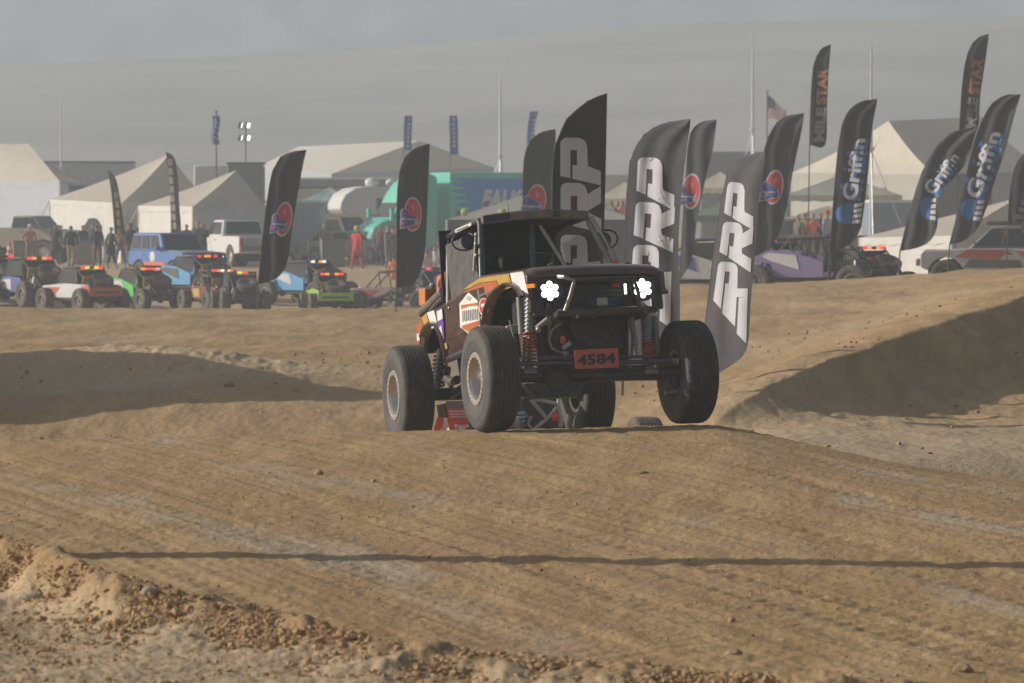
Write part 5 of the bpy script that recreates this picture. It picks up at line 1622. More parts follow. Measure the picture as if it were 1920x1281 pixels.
    if spare:
        t = tyre_mesh(MB(), .45, .32, .23, 20).build('spare_tyre', [TIRE, TIRE], r, smooth=45)
        t.location = (-1.30, -.10, 1.18)
        t.rotation_euler = (R(62), 0, R(80))
        MB().lathe([(.24, .13), (.19, .14), (.15, .08), (.06, .08), (0, .10)], 16, None, cap=False).build('rim', DKP, t)
    if head:
        for s in (-.4, .4):
            MB().ball((1.93, s, .95), .11, 10, sq=(.4, 1, 1)).build('headlight', head, r)
    return r


def paint(name, c, dust=.22):
    return M(name, c, .4, var=.1, coat=.25, dust=dust)


BLU = paint('race_blue', (.07, .10, .42))
REDP = paint('race_red', (.62, .10, .05))
GRN = paint('race_green', (.07, .62, .10), .1)
SKYB = paint('race_sky_blue', (.06, .36, .70))
MRN = paint('race_maroon', (.22, .025, .025))
LIME = paint('race_lime', (.33, .62, .10), .12)
PNK = paint('race_pale_pink', (.45, .33, .36))
PUR = paint('race_purple', (.20, .16, .40), .4)
BLKR = paint('race_black', (.03, .03, .032), .35)
WHR = paint('race_white', (.70, .70, .70))
racer('black and red race buggy cut off by the left picture edge', -10, 168, 28, BLKR, REDP, ('-', '-', '-', 'r'), kind=0)
racer('blue race buggy with red and amber light bar at the left end of the line', 58, 166, 30, BLU, WHR, ('r', 'a', '-', 'a', 'r'), kind=0, sc_=1.02)
racer('red and white jeep-style race buggy with yellow centre lights', 155, 159, 34, WHR, REDP, ('r', 'y', '-', 'y', 'r'), kind=2, spare=True, sc_=.90, plate=M('orange_plate', (.60, .32, .05), .6), tail=REDP)
racer('black race buggy with a bright green nose panel', 264, 163, 38, GRN, WHR, ('a', 'r', 'r', 'a'), kind=3, sc_=.86)
racer('light blue race buggy half hidden behind the maroon one', 368, 170, 42, SKYB, BLKR, ('r', '-', 'a', 'a', '-', 'r'), kind=3, sc_=.93, roofc=paint('roof_slate', (.18, .22, .27)))
racer('maroon race buggy with red, amber and white lamps and tan stripes', 406, 160, 24, MRN, PLY, ('r', 'r', 'a', 'w', '-', 'y', 'r'), kind=0, spare=False, sc_=.84, cab_net=False, tail=MRN)
racer('black race buggy carrying a big upright spare, beside the maroon one', 450, 157, 12, BLKR, MRN, ('-', 'y', 'r', '-'), kind=0, spare=True, plate=None, sc_=.80)
racer('light blue and white race buggy with a white and amber light bar', 578, 167, 44, SKYB, WHR, ('w', '-', 'a', 'w', '-'), kind=3, sc_=.92)
racer('lime green race buggy with a spare tyre and low red and amber lights', 618, 155, 10, LIME, LIME, ('r', 'a', '-', 'a', 'r'), kind=2, sc_=.82, dz=-.08, tail=LIME)
racer('dusty black and pale pink open race buggy behind the second logo flag', 742, 158, 70, PNK, REDP, ('-', '-', '-', '-'), kind=1, spare=False, plate=None, sc_=.82, cab_net=False, tail=PNK)
racer('black race buggy just left of the maroon truck roof', 806, 160, 24, BLKR, PNK, ('r', '-', '-', '-'), kind=0, spare=True, plate=None, sc_=.88)
GRT = 'race buggies behind the right bank'
racer('blue and white race buggy between the rounded and the striped flag', 1330, 132, 75, WHR, BLU, ('-', '-', '-', '-'), kind=3, spare=False, plate=None, group=GRT, roofc=BLU, dz=.28)
racer('black race buggy with one red tail lamp below the right logo flag', 1440, 136, 35, BLKR, BLKR, ('r', '-', '-', '-'), kind=0, spare=False, plate=None, group=GRT, dz=.15)
racer('purple and white race buggy below the grey canopy', 1528, 129, 66, PUR, WHR, ('-', '-', '-', '-'), kind=3, spare=False, plate=None, group=GRT, roofc=paint('race_slate', (.12, .14, .18)), dz=.22, cab_net=False)
racer('black race buggy with twin red and amber tail lights and a spare lying flat', 1612, 132, 36, BLKR, WHR, ('r', 'a', '-', 'a', 'r'), kind=0, spare=True, plate=REDP, group=GRT, sc_=.86, dz=.05)

# the racer following behind, low in the dip of the jump
fx, fD = .58, 53.4
fr = thing('race_buggy', 'red race buggy following in the dip, seen under the truck axle', 'race buggy', (fx, fD, ground_z(fx, fD)), R(-78), None)
GRYT = M('pale_tube', (.42, .40, .37), .45, metal=.3)


def floc(px, py, D=fD):
    p = at(px, py, D)
    m = Matrix.Translation(fr.location) @ Matrix.Rotation(R(-78), 4, 'Z')
    return m.inverted() @ p


REDB = M('banner_red', (.72, .07, .05), .5, dust=.06)
pn = MB().prism([floc(*q) for q in [(834, 766), (868, 766), (878, 790), (878, 822), (846, 822)]], floc(834, 766, fD + .05) - floc(834, 766)).build('front_panel', REDB, fr, smooth=0)
q = [floc(851, 811, fD - .01), floc(879, 811, fD - .01), floc(879, 796, fD - .01), floc(851, 796, fD - .01)]
V, P = glyphs('TWC', .04)
MB().add([quad(q, x, y) for x, y in V], P).build('lettering', WHI, pn, smooth=0, fixn=False)
for k in range(3):
    MB().prism([floc(841 + k * 1.5, 770 + k * 5, fD - .01), floc(870 + k * 2, 770 + k * 5, fD - .01), floc(871 + k * 2, 773 + k * 5, fD - .01), floc(842 + k * 1.5, 773 + k * 5, fD - .01)], floc(841, 770, fD - .004) - floc(841, 770, fD - .01)).build('small_print', M('pale_red_print', (.72, .45, .42), .6), pn, smooth=0)
MB().prism([floc(*q_) for q_ in [(820, 782), (833, 780), (830, 800), (812, 824), (808, 824)]], floc(834, 766, fD + .05) - floc(834, 766)).build('side_panel', REDB, fr, smooth=0)
MB().prism([floc(*q_) for q_ in [(818, 760), (836, 756), (840, 784), (822, 782)]], floc(834, 766, fD + .06) - floc(834, 766)).build('side_pod', DUSTB, fr, smooth=0)
MB().prism([floc(*q_) for q_ in [(836, 752), (872, 752), (872, 766), (836, 766)]], floc(834, 766, fD + .08) - floc(834, 766)).build('hood', M('mid_grey_panel'), fr, smooth=0)
for a_, b_, r_ in (((996, 748), (1048, 758), .022), ((996, 750), (1026, 786), .024), ((1026, 786), (1048, 760), .022), ((1026, 786), (1004, 803), .024), ((1004, 803), (990, 812), .02), ((1048, 744), (1052, 800), .03)):
    MB().bar(floc(*a_), floc(*b_), r_, 8).build('frame_tube', GRYT, fr)
shk = MB().bar(floc(974, 745), floc(970, 822), .045, 10).build('shock', M('shock_dark'), fr)
MB().path(coil(floc(973, 770), floc(969, 822), .075, .014, 7), .016, 6).build('coil_spring', M('spring_silver', (.45, .46, .45), .35, metal=.5), shk)
MB().box(floc(1018, 780, fD + .45), (.5, 1.0, .75)).build('engine', M('engine_dark'), fr, bevel=.03)
MB().ball(floc(1042, 782), .06, 8).build('red_cap', REDB, fr)
MB().ball(floc(985, 780), .03, 8).build('blue_fitting', M('blue_fitting', (.1, .4, .6), .4), fr)
MB().path([floc(996, 780), floc(990, 795), floc(998, 806)], .02, 6).build('hose', GRYT, fr)
for s in (-1, 1):
    for xx in (1.3, -1.4):
        t = tyre_mesh(MB(), .45, .32, .23, 24).build('tyre', [TIRE, TIRE], fr, smooth=45)
        t.location = (xx - .6, s * .80, .45)
        if s < 0:
            t.rotation_euler = (0, 0, math.pi)
        MB().lathe([(.24, .13), (.19, .14), (.15, .08), (.06, .08), (0, .10)], 16, None, cap=False).build('rim', ALU, t)
MB().bar((.7, -.75, .45), (.7, .75, .45), .06, 8).build('front_axle', DKP, fr)
MB().bar((-2.0, -.75, .45), (-2.0, .75, .45), .06, 8).build('rear_axle', DKP, fr)
MB().box((-.7, 0, .5), (2.6, .8, .12)).build('floor_pan', DKP, fr)


def car(label, cat, px, D, th, spec, gz=None, name=None, group=None):
    L_, W_, R_, bh, hh, rh, gc = spec['L'], spec['W'], spec['R'], spec['belt'], spec['hood'], spec['roof'], spec['gc']
    x = (px - 960) / F * D
    g = ground_z(x, D) if gz is None else gz
    r = thing(name or 'parked_car', label, cat, (x, D, g), th, group)
    P = spec['paint']
    xf, xr = L_ / 2, -L_ / 2
    af, ar = spec['axles']
    ra = R_ * 1.14

    def arch(cx):
        return [(cx + ra * math.cos(t), max(gc, R_ + ra * math.sin(t))) for t in [k * math.pi / 9 for k in range(10)]]
    w0 = spec['ws0']
    pts = [(xr, gc + .05), (xr, bh - .03), (xr + .03, bh)] + [(w0, bh), (w0 + .1, bh - .01)] + [(xf - .08, hh), (xf, hh - .10), (xf, gc + .08)]
    bottom = [(q[0], q[1]) for q in arch(af)] + [(q[0], q[1]) for q in arch(ar)]
    poly = pts + bottom
    b = MB().prism([(a, -W_ / 2, z) for a, z in poly], (0, W_, 0)).build('body', P, r, bevel=.05)
    for cx in (af, ar):
        MB().box((cx, 0, R_ + .1), (ra * 1.9, W_ * .92, ra * 1.2)).build('wheel_well', M('dark_interior'), r)
    # cabin
    bx0, bx1, tx0, tx1 = spec['cab']
    yb, yt = W_ / 2 * .97, W_ / 2 * spec.get('tumble', .84)
    base = [Vector((bx0, -yb, bh - .01)), Vector((bx1, -yb, bh - .01)), Vector((bx1, yb, bh - .01)), Vector((bx0, yb, bh - .01))]
    top = [Vector((tx0, -yt, rh)), Vector((tx1, -yt, rh)), Vector((tx1, yt, rh)), Vector((tx0, yt, rh))]
    mb = MB().add(base + top, [(3, 2, 1, 0), (4, 5, 6, 7), (0, 1, 5, 4), (1, 2, 6, 5), (2, 3, 7, 6), (3, 0, 4, 7)])
    cabm = spec.get('cabpaint', P)
    cb_ = mb.build('cabin', cabm, r, bevel=.06)
    ctr = Vector(((bx0 + bx1) / 2, 0, (bh + rh) / 2))

    def win(i, j, u0, u1, v0, v1, nm='window'):
        q = [base[i], base[j], top[j], top[i]]
        n = (q[1] - q[0]).cross(q[3] - q[0]).normalized()
        if n.dot((q[0] + q[2]) / 2 - ctr) < 0:
            n = -n
        V = [quad(q, u, v) + n * .004 for u, v in ((u0, v0), (u1, v0), (u1, v1), (u0, v1))]
        MB().prism(V, n * .012).build(nm, GLASS, r, smooth=0)
    win(1, 2, .06, .94, .08, .90, 'windshield')
    win(3, 0, .08, .92, .15, .88, 'rear_window')
    ns = spec.get('side', 2)
    for i, j in ((0, 1), (2, 3)):
        for k in range(ns):
            u0, u1 = .05 + k * .90 / ns, .05 + (k + 1) * .90 / ns - .04
            win(i, j, u0, u1, .12, .86, 'side_window')
    s_ = 1
    for s in (-1, 1):
        for cx in (af, ar):
            t = tyre_mesh(MB(), R_, spec.get('tw', .28), R_ * .55, 20).build('tyre', [TIRE, TIRE], r, smooth=45)
            t.location = (cx, s * (W_ / 2 - spec.get('tw', .28) * .45), R_)
            if s < 0:
                t.rotation_euler = (0, 0, math.pi)
            MB().lathe([(R_ * .56, .10), (R_ * .5, .12), (R_ * .42, .05), (R_ * .15, .07), (0, .10)], 16, None, cap=False).build('rim', spec.get('rim', ALU), t)
        MB().box((bx1 - .25, s * (W_ / 2 + .10), bh + .10), (.12, .18, .15)).build('mirror', spec.get('trim', DKP), r, bevel=.02)
        MB().box((xf + .005, s * W_ * .36, hh - .22), (.04, .26, .18)).build('headlight', spec.get('head', M('lamp_glass')), r)
        MB().box((xr - .005, s * W_ * .44, bh - .28), (.05, .16, .42)).build('tail_light', M('tail_red', (.5, .03, .03), .3), r)
        MB().box(((bx0 + bx1) / 2 - .2, s * (W_ / 2 + .012), bh - .14), (.16, .03, .04)).build('door_handle', spec.get('trim', DKP), r)
    gr = MB().box((xf + .004, 0, hh - .22), (.04, W_ * .44, .24)).build('grille', DKP, r)
    for k in range(6):
        MB().box((xf + .03, -W_ * .18 + k * W_ * .072, hh - .22), (.02, .03, .22)).build('grille_bar', spec.get('bars', P), gr)
    MB().box((xf + .06, 0, gc + .22), (.16, W_ * .98, .20)).build('bumper', spec.get('bump', DKP), r, bevel=.03)
    MB().box((xr - .06, 0, gc + .22), (.16, W_ * .98, .20)).build('bumper', spec.get('bump', DKP), r, bevel=.03)
    if spec.get('bed'):
        MB().box(((xr + bx0) / 2, 0, bh + .004), (bx0 - xr - .2, W_ * .86, .02)).build('bed_cover', DKP, r)
        MB().box((xr - .008, 0, bh - .30), (.02, W_ * .74, .5)).build('tailgate', spec.get('tailgate', P), r, bevel=.01)
    if spec.get('rack'):
        MB().box(((tx0 + tx1) / 2, 0, rh + .09), (tx1 - tx0 - .2, yt * 1.7, .06)).build('roof_rack', DKP, r)
    return r, b


JB = M('jeep_blue', (.055, .17, .50), .45, var=.08, coat=.2, dust=.15)
jp, jb = car('blue boxy off-road wagon with lit headlights facing the camera', 'car', 332, 176, R(-56), dict(L=4.1, W=1.85, R=.44, belt=1.28, hood=1.22, roof=1.95, gc=.72, axles=(1.25, -1.3), cab=(-2.02, .55, -1.9, .12), ws0=.6, side=3, paint=JB, head=LAMPH, tw=.32, tumble=.86, bump=DKP, rim=M('orange_rim', (.5, .16, .06), .5, dust=.2), bars=DKP, trim=JB))
MB().box((1.3, 0, 1.255), (1.3, 1.5, .03), Matrix.Rotation(R(3), 3, 'Y')).build('hood_panel', M('hood_dusty', (.30, .28, .27), .6), jp)  # paler grey sheet laid over the hood
for s in (-1, 1):
    MB().ball((-.25, s * .93, 1.05), .20, 12, sq=(1, .06, 1)).build('round_decal', WHITEP, jp)
    MB().box((-.1, s * .93, .80), (1.6, .02, .14)).build('lower_stripe', M('stripe_red', (.60, .16, .10), .5), jp)
MB().box((2.09, 0, 1.02), (.05, 1.5, .3)).build('nose_panel', M('dark_interior'), jp)
car('white crew-cab pickup truck seen from the rear left behind the first logo flag', 'pickup truck', 446, 196, R(90 + 24), dict(L=5.6, W=2.0, R=.44, belt=1.28, hood=1.22, roof=1.96, gc=.55, axles=(1.8, -1.7), cab=(-.75, 1.25, -.55, .55), ws0=1.3, side=2, paint=WHITEP, bed=True, tw=.28, tailgate=M('tailgate_grey', (.40, .40, .42), .5), bump=M('mid_grey_panel')))  # grey of the tailgate is shade put into the white paint
car('grey-blue crew-cab pickup parked behind the blue wagon', 'pickup truck', 318, 207, R(-62), dict(L=5.4, W=2.0, R=.42, belt=1.35, hood=1.28, roof=2.1, gc=.55, axles=(1.7, -1.6), cab=(-1.6, 1.0, -1.4, .4), ws0=1.1, side=2, paint=M('car_slate', (.16, .20, .27), .4, dust=.25), tw=.26))
car('khaki flatbed truck with a tarped load at the left edge of the camp', 'truck', 52, 214, R(-20), dict(L=4.4, W=2.1, R=.50, belt=1.55, hood=1.5, roof=2.15, gc=.7, axles=(1.3, -1.35), cab=(-.4, 1.2, -.3, .75), ws0=1.3, side=1, paint=M('truck_khaki', (.33, .31, .26), .6, dust=.3), tw=.3, bed=True))
car('small grey wagon parked at the far left by the traffic cone', 'car', 10, 222, R(-70), dict(L=4.2, W=1.8, R=.36, belt=1.05, hood=.98, roof=1.6, gc=.4, axles=(1.3, -1.3), cab=(-2.0, .75, -1.7, .1), ws0=.8, side=2, paint=M('car_silver', (.40, .41, .42), .35, dust=.2), tw=.22))
rc, rb = car('red and grey rally truck with a dark roof on the bank at the right edge', 'rally truck', 1868, 131, R(180 - 9), dict(L=4.1, W=1.95, R=.46, belt=1.22, hood=1.16, roof=1.86, gc=.62, axles=(1.35, -1.3), cab=(-1.2, .75, -.75, .05), ws0=.8, side=2, paint=M('rally_grey', (.60, .61, .63), .4, dust=.25), tw=.34, bump=M('rally_pink', (.45, .30, .28), .6, dust=.3), cabpaint=M('rally_slate', (.20, .21, .23), .4, dust=.2)), name='rally_truck')
RRD = M('rally_red', (.55, .10, .06), .45, dust=.2)
for s in (-1, 1):
    MB().prism([(a, s * .982, z) for a, z in [(1.1, .98), (.75, 1.20), (-.5, 1.20), (-.1, .92)]], (0, s * .01, 0)).build('red_panel', RRD, rc, smooth=0)
    MB().prism([(a, s * .982, z) for a, z in [(-.55, 1.15), (-1.0, .85), (-1.9, .95), (-1.95, 1.18)]], (0, s * .01, 0)).build('red_panel', RRD, rc, smooth=0)
    MB().prism([(a, s * .982, z) for a, z in [(.85, .70), (.7, .92), (-.7, .90), (-.8, .68)]], (0, s * .01, 0)).build('grey_panel', M('rally_dark', (.10, .10, .10), .6, dust=.3), rc, smooth=0)
    MB().box((-.25, s * .86, 1.55), (.22, .02, .30)).build('door_number', M('salmon_plate'), rc)
MB().box((1.35, 0, 1.175), (1.2, 1.3, .03)).build('hood_panel', RRD, rc)
MB().box((-.4, 0, 1.93), (1.3, 1.5, .12)).build('roof_light_pod', DKP, rc, bevel=.03)
car('van in shade-dark paint behind the crowd barriers', 'van', 640, 224, R(-35), dict(L=4.6, W=1.95, R=.36, belt=1.25, hood=1.2, roof=2.1, gc=.4, axles=(1.4, -1.4), cab=(-2.2, 1.1, -2.1, .6), ws0=1.2, side=3, paint=M('van_dark', (.05, .05, .055), .5, dust=.3), tw=.22), name='parked_van')  # dark paint stands for vehicles parked in shade
car('pale grey car behind the barriers left of the marshal', 'car', 655, 212, R(-20), dict(L=4.3, W=1.8, R=.34, belt=.98, hood=.92, roof=1.45, gc=.35, axles=(1.3, -1.3), cab=(-1.7, .8, -1.2, .2), ws0=.85, side=2, paint=M('car_silver'), tw=.22))
car('dark pickup parked under the grey canopy behind the purple buggy', 'pickup truck', 1500, 178, R(160), dict(L=5.2, W=1.95, R=.42, belt=1.25, hood=1.2, roof=1.9, gc=.5, axles=(1.6, -1.6), cab=(-.9, 1.2, -.6, .6), ws0=1.3, side=2, paint=M('van_dark'), bed=True, tw=.28), gz=.1)
car('grey utility vehicle below the canopy right of the tall flag', 'car', 1150, 190, R(200), dict(L=4.4, W=1.9, R=.40, belt=1.15, hood=1.08, roof=1.75, gc=.5, axles=(1.4, -1.4), cab=(-2.0, .9, -1.8, .3), ws0=1.0, side=2, paint=M('mid_grey_panel'), tw=.26), gz=.0)
# ------------------------------------------------------------------ people
def pose_mesh(name, J, links, rad, root='pelvis'):
    """one continuous body grown over a skeleton, then fingers, nose and ears"""
    names = list(J)
    me = bpy.data.meshes.new(name)
    me.from_pydata([J[k] for k in names], [(names.index(a), names.index(b)) for a, b in links], [])
    o = bpy.data.objects.new(name, me)
    COL.objects.link(o)
    sk = o.modifiers.new('skin', 'SKIN')
    sk.use_smooth_shade = True
    lay = me.skin_vertices[0].data
    for i, k in enumerate(names):
        rr = rad[k]
        lay[i].radius = rr if isinstance(rr, tuple) else (rr, rr)
        lay[i].use_root = (k == root)
    sb = o.modifiers.new('sub', 'SUBSURF')
    sb.levels = sb.render_levels = 1
    dg = bpy.context.evaluated_depsgraph_get()
    ev = o.evaluated_get(dg)
    out = bpy.data.meshes.new_from_object(ev)
    bpy.data.objects.remove(o)
    bpy.data.meshes.remove(me)
    V = [v.co.copy() for v in out.vertices]
    P = [tuple(p.vertices) for p in out.polygons]
    bpy.data.meshes.remove(out)
    mb = MB()
    mb.v, mb.f, mb.m = V, [list(p) for p in P], []
    hands = []
    for s in ('l', 'r'):
        if 'hand_' + s in J:
            hands.append((Vector(J['hand_' + s]), (Vector(J['hand_' + s]) - Vector(J['wrist_' + s])).normalized(), 1 if s == 'l' else -1))
    for p in P:
        c = sum((V[i] for i in p), Vector()) / len(p)
        head = Vector(J['head'])
        near_hand = any((c - (h - d * .03)).length < .075 for h, d, _ in hands)
        ank = min((c - Vector(J['foot_l'])).length, (c - Vector(J['foot_r'])).length, (c - Vector(J['ankle_l'])).length, (c - Vector(J['ankle_r'])).length)
        if c.z > head.z + .035 or (c.z > head.z - .06 and c.y > head.y + .03):
            k = 4
        elif c.z > head.z - .17:
            k = 0
        elif near_hand:
            k = 0
        elif ank < .13:
            k = 3
        elif c.z < J['pelvis'][2] - .02 and abs(c.x) < .30 and not any((c - Vector(J[q])).length < .11 for q in ('wrist_l', 'wrist_r', 'elbow_l', 'elbow_r')):
            k = 2
        else:
            k = 1
        mb.m.append(k)
    for h, d, s in hands:
        side = d.cross(Vector((0, 1, 0)))
        if side.length < .1:
            side = Vector((1, 0, 0))
        side.normalize()
        nrm = d.cross(side).normalized()
        for i, ln in enumerate((.062, .075, .070, .052)):
            b = h + side * 0 + nrm * ((i - 1.5) * .019)
            m_ = b + d * ln * .55 + side * s * .006
            mb.path([b - d * .02, m_, m_ + d * ln * .45 + side * s * -.014], [.009, .0085, .006], 5, 0)
        b = h - d * .035 + nrm * -.034
        mb.path([b + nrm * .01, b + d * .03 - nrm * .018, b + d * .055 - nrm * .014], [.011, .010, .007], 5, 0)
    hd = Vector(J['head'])
    mb.path([hd + Vector((0, -.085, .01)), hd + Vector((0, -.118, -.025)), hd + Vector((0, -.095, -.032))], [.008, .014, .010], 5, 0)
    for s in (-1, 1):
        mb.ball(hd + Vector((s * .082, .01, -.01)), .026, 6, 0, sq=(.4, .8, 1.2))
        mb.ball(hd + Vector((s * .032, -.094, .012)), .010, 5, 4)
    mb.box(hd + Vector((0, -.092, -.062)), (.045, .01, .010), None, 0)
    me = bpy.data.meshes.new(name)
    me.from_pydata([tuple(v) for v in mb.v], [], mb.f)
    for k in range(5):
        me.materials.append(None)
    me.polygons.foreach_set('material_index', mb.m)
    me.polygons.foreach_set('use_smooth', [True] * len(mb.f))
    me.update()
    return me


RAD = dict(pelvis=(.155, .115), waist=(.145, .105), chest=(.175, .120), neckb=(.075, .075), neck=.056, chin=(.068, .075), head=(.083, .098), crown=(.055, .062),
           sh=.068, elbow=.047, wrist=.033, hand=(.026, .042), hip=(.095, .10), knee=.066, ankle=.046, foot=(.045, .040))


def figure(hip=.0, legs=((0, 0), (0, 0)), arms=(((.25, .02, 1.16), (.28, -.04, .92)), ((-.25, .02, 1.16), (-.28, -.04, .92))), lean=0., turn=0.):
    """legs: (forward, side) of each foot; arms: elbow and wrist of each; the figure faces -Y"""
    J = dict(pelvis=(0, 0, .96), waist=(0, -.01 - lean * .3, 1.12), chest=(0, -.01 - lean * .7, 1.34), neckb=(0, .0 - lean, 1.47), neck=(0, -.005 - lean, 1.53), chin=(0, -.02 - lean, 1.585), head=(0, -.02 - lean, 1.66), crown=(0, -.01 - lean, 1.735))
    L_ = [('pelvis', 'waist'), ('waist', 'chest'), ('chest', 'neckb'), ('neckb', 'neck'), ('neck', 'chin'), ('chin', 'head'), ('head', 'crown')]
    rad = {k: RAD[k] for k in J}
    for i, s in enumerate(('l', 'r')):
        sg = 1 if s == 'l' else -1
        f_, o_ = legs[i]
        e_, w_ = Vector(arms[i][0]), Vector(arms[i][1])
        e_.y -= lean * .6
        w_.y -= lean * .6
        J['sh_' + s] = (sg * .185, -lean * .85, 1.425)
        J['elbow_' + s], J['wrist_' + s] = tuple(e_), tuple(w_)
        J['hand_' + s] = tuple(w_ + (w_ - e_).normalized() * .09)
        J['hip_' + s] = (sg * .10, 0, .88)
        J['knee_' + s] = (sg * (.11 + o_ * .5), -f_ * .55 - .03 - max(0, f_) * .06, .49)
        J['ankle_' + s] = (sg * (.11 + o_), -f_, .09 + max(0, -f_) * .12)
        J['foot_' + s] = (sg * (.125 + o_), -f_ - .15, .045)
        L_ += [('chest', 'sh_' + s), ('sh_' + s, 'elbow_' + s), ('elbow_' + s, 'wrist_' + s), ('wrist_' + s, 'hand_' + s), ('pelvis', 'hip_' + s), ('hip_' + s, 'knee_' + s), ('knee_' + s, 'ankle_' + s), ('ankle_' + s, 'foot_' + s)]
        for k in ('sh', 'elbow', 'wrist', 'hand', 'hip', 'knee', 'ankle', 'foot'):
            rad[k + '_' + s] = RAD[k]
    return J, L_, rad


POSES = {
    'stand': pose_mesh('body_stand', *figure()),
    'walk': pose_mesh('body_walk', *figure(legs=((.26, 0), (-.24, 0)), arms=(((.24, .10, 1.17), (.25, .10, .94)), ((-.24, -.06, 1.17), (-.24, -.20, .98))))),
    'stride': pose_mesh('body_stride', *figure(legs=((-.20, .02), (.22, .02)), arms=(((.25, -.05, 1.17), (.25, -.18, .97)), ((-.25, .09, 1.17), (-.26, .09, .95))), lean=.02)),
    'pockets': pose_mesh('body_pockets', *figure(legs=((0, .06), (.04, .06)), arms=(((.30, .06, 1.17), (.20, -.10, 1.0)), ((-.30, .06, 1.17), (-.20, -.10, 1.0))))),
    'phone': pose_mesh('body_phone', *figure(legs=((0, .03), (.03, .03)), arms=(((.25, -.12, 1.20), (.08, -.30, 1.42)), ((-.25, -.12, 1.20), (-.08, -.30, 1.42))))),
    'folded': pose_mesh('body_folded', *figure(legs=((0, .05), (0, .05)), arms=(((.25, -.08, 1.18), (.03, -.22, 1.20)), ((-.25, -.08, 1.16), (-.03, -.20, 1.14))))),
}
SKIN = M('skin', (.46, .27, .19), .6, var=.06)
HAIRD = M('hair_dark', (.035, .025, .02), .8)
HAIRB = M('hair_brown', (.12, .07, .04), .8)
SHOE = M('shoe_dark', (.05, .045, .04), .7, dust=.3)
SHOEW = M('shoe_pale', (.5, .48, .45), .7, dust=.3)


def cloth(name, c):
    return M('cloth_' + name, c, .85, var=.12, scale=4, dust=.08)


BLK, NVY, GRY, TAN, ORG, RED = cloth('black', (.02, .02, .022)), cloth('navy', (.03, .04, .08)), cloth('grey', (.16, .16, .16)), cloth('tan', (.36, .30, .21)), cloth('rust', (.38, .15, .06)), cloth('red', (.62, .045, .035))
JEAN, KHA, DKB, OLV, SAL, WHC, BRN = cloth('denim', (.14, .20, .30)), cloth('khaki', (.33, .28, .20)), cloth('dark_blue', (.05, .06, .14)), cloth('olive', (.12, .12, .07)), cloth('salmon', (.80, .22, .12)), cloth('white', (.65, .63, .60)), cloth('brown', (.20, .14, .09))


def person(label, px, D, rz, pose, shirt, trous, hat=None, hair=HAIRD, shoe=SHOE, h=1.0, gz=None, bag=None, group='people in the camp', coat=False):
    x = (px - 960) / F * D
    g = ground_z(x, D) if gz is None else gz
    o = bpy.data.objects.new('person', POSES[pose])
    COL.objects.link(o)
    o.location = (x, D, g)
    o.rotation_euler = (0, 0, R(rz))
    o.scale = (h, h, h)
    tag(o, label, 'person', group)
    for i, m in enumerate((SKIN, shirt, trous, shoe, hair)):
        o.material_slots[i].link = 'OBJECT'
        o.material_slots[i].material = m
    if hat:
        b = MB().ball((0, -.015, 1.705), .103, 14, sq=(1, 1.12, .85)).box((0, -.15, 1.70), (.15, .13, .012))
        b.build('cap', hat, o)
    if coat:
        MB().grid(lambda u, v: Vector(((.20 + .05 * v) * math.cos(u * 6.283), (.155 + .05 * v) * math.sin(u * 6.283), 1.02 - .42 * v)), 16, 4).build('coat_skirt', shirt, o)
    if bag:
        MB().box((0, .19, 1.25), (.30, .16, .42)).build('backpack', bag, o, bevel=.05)
    return o


GL = 'people walking in front of the left tents'
person('person in a rust orange jacket and pale cap by the khaki truck', 56, 203, 20, 'pockets', ORG, GRY, hat=WHC, group=GL)
person('tall person in dark clothes in front of the left edge of the tent door', 103, 201, 150, 'folded', BLK, BLK, h=1.06, group=GL, coat=True)
person('second dark figure close behind the tall one, beside the tent rope', 113, 206, 100, 'stand', GRY, BLK, group=GL)
person('person in a black jacket and tan trousers walking away left of the tent door', 133, 188, 175, 'walk', BLK, TAN, group=GL)
person('person in a dark coat standing left inside the arched tent doorway', 155, 209, 30, 'stand', NVY, JEAN, group=GL)
person('person in a grey-green coat standing right in the tent doorway', 174, 210, 0, 'stand', OLV, GRY, h=1.03, group=GL)
person('person in a black and blue jacket and grey-brown trousers striding below the tent doorway', 182, 189, 185, 'stride', DKB, BRN, bag=BLK, group=GL)
person('woman-sized person in a long black coat with pale shoes beside the camouflage flag', 208, 188, 120, 'walk', BLK, BLK, shoe=SHOEW, h=.97, coat=True, group=GL)
person('slim person in light jeans between two people in black', 225, 188.5, 160, 'stride', BRN, JEAN, shoe=SHOEW, h=.94, hair=HAIRB, group=GL)
person('broad person in black with a grey cap right of the camouflage flag', 245, 190, 170, 'walk', BLK, GRY, hat=GRY, h=1.04, bag=NVY, group=GL)
person('person in dark grey just left of the blue wagon', 257, 193, 160, 'stand', GRY, BLK, h=.95, group=GL)
GM_ = 'onlookers behind the blue wagon'
person('person in black looking over the roof of the blue wagon, left one', 331, 190, 0, 'stand', BLK, BLK, gz=.0, hair=HAIRB, group=GM_)
person('person in black looking over the roof of the blue wagon, right one', 350, 191, 0, 'stand', BLK, JEAN, gz=.05, group=GM_)
person('person holding a camera to the face beside the white pickup', 371, 190, 10, 'phone', GRY, BLK, gz=.1, h=1.05, hair=HAIRB, group=GM_)
person('person in dark grey behind the one with the camera', 381, 192, -20, 'folded', BLK, BLK, gz=.08, group=GM_)
GB = 'people along the crowd barriers'
person('person in a tan jacket behind the crowd barriers', 609, 203, 0, 'folded', cloth('ochre', (.36, .24, .13)), TAN, gz=.05, hair=HAIRB, group=GB)
person('track marshal in red overalls and a yellow helmet beside the semi truck', 669, 188, 150, 'stride', RED, RED, hat=None, shoe=cloth('red', (0, 0, 0)), gz=-.10, h=1.02, group=GB)
mar = [o for o in COL.objects if o.get('label', '').startswith('track marshal')][0]
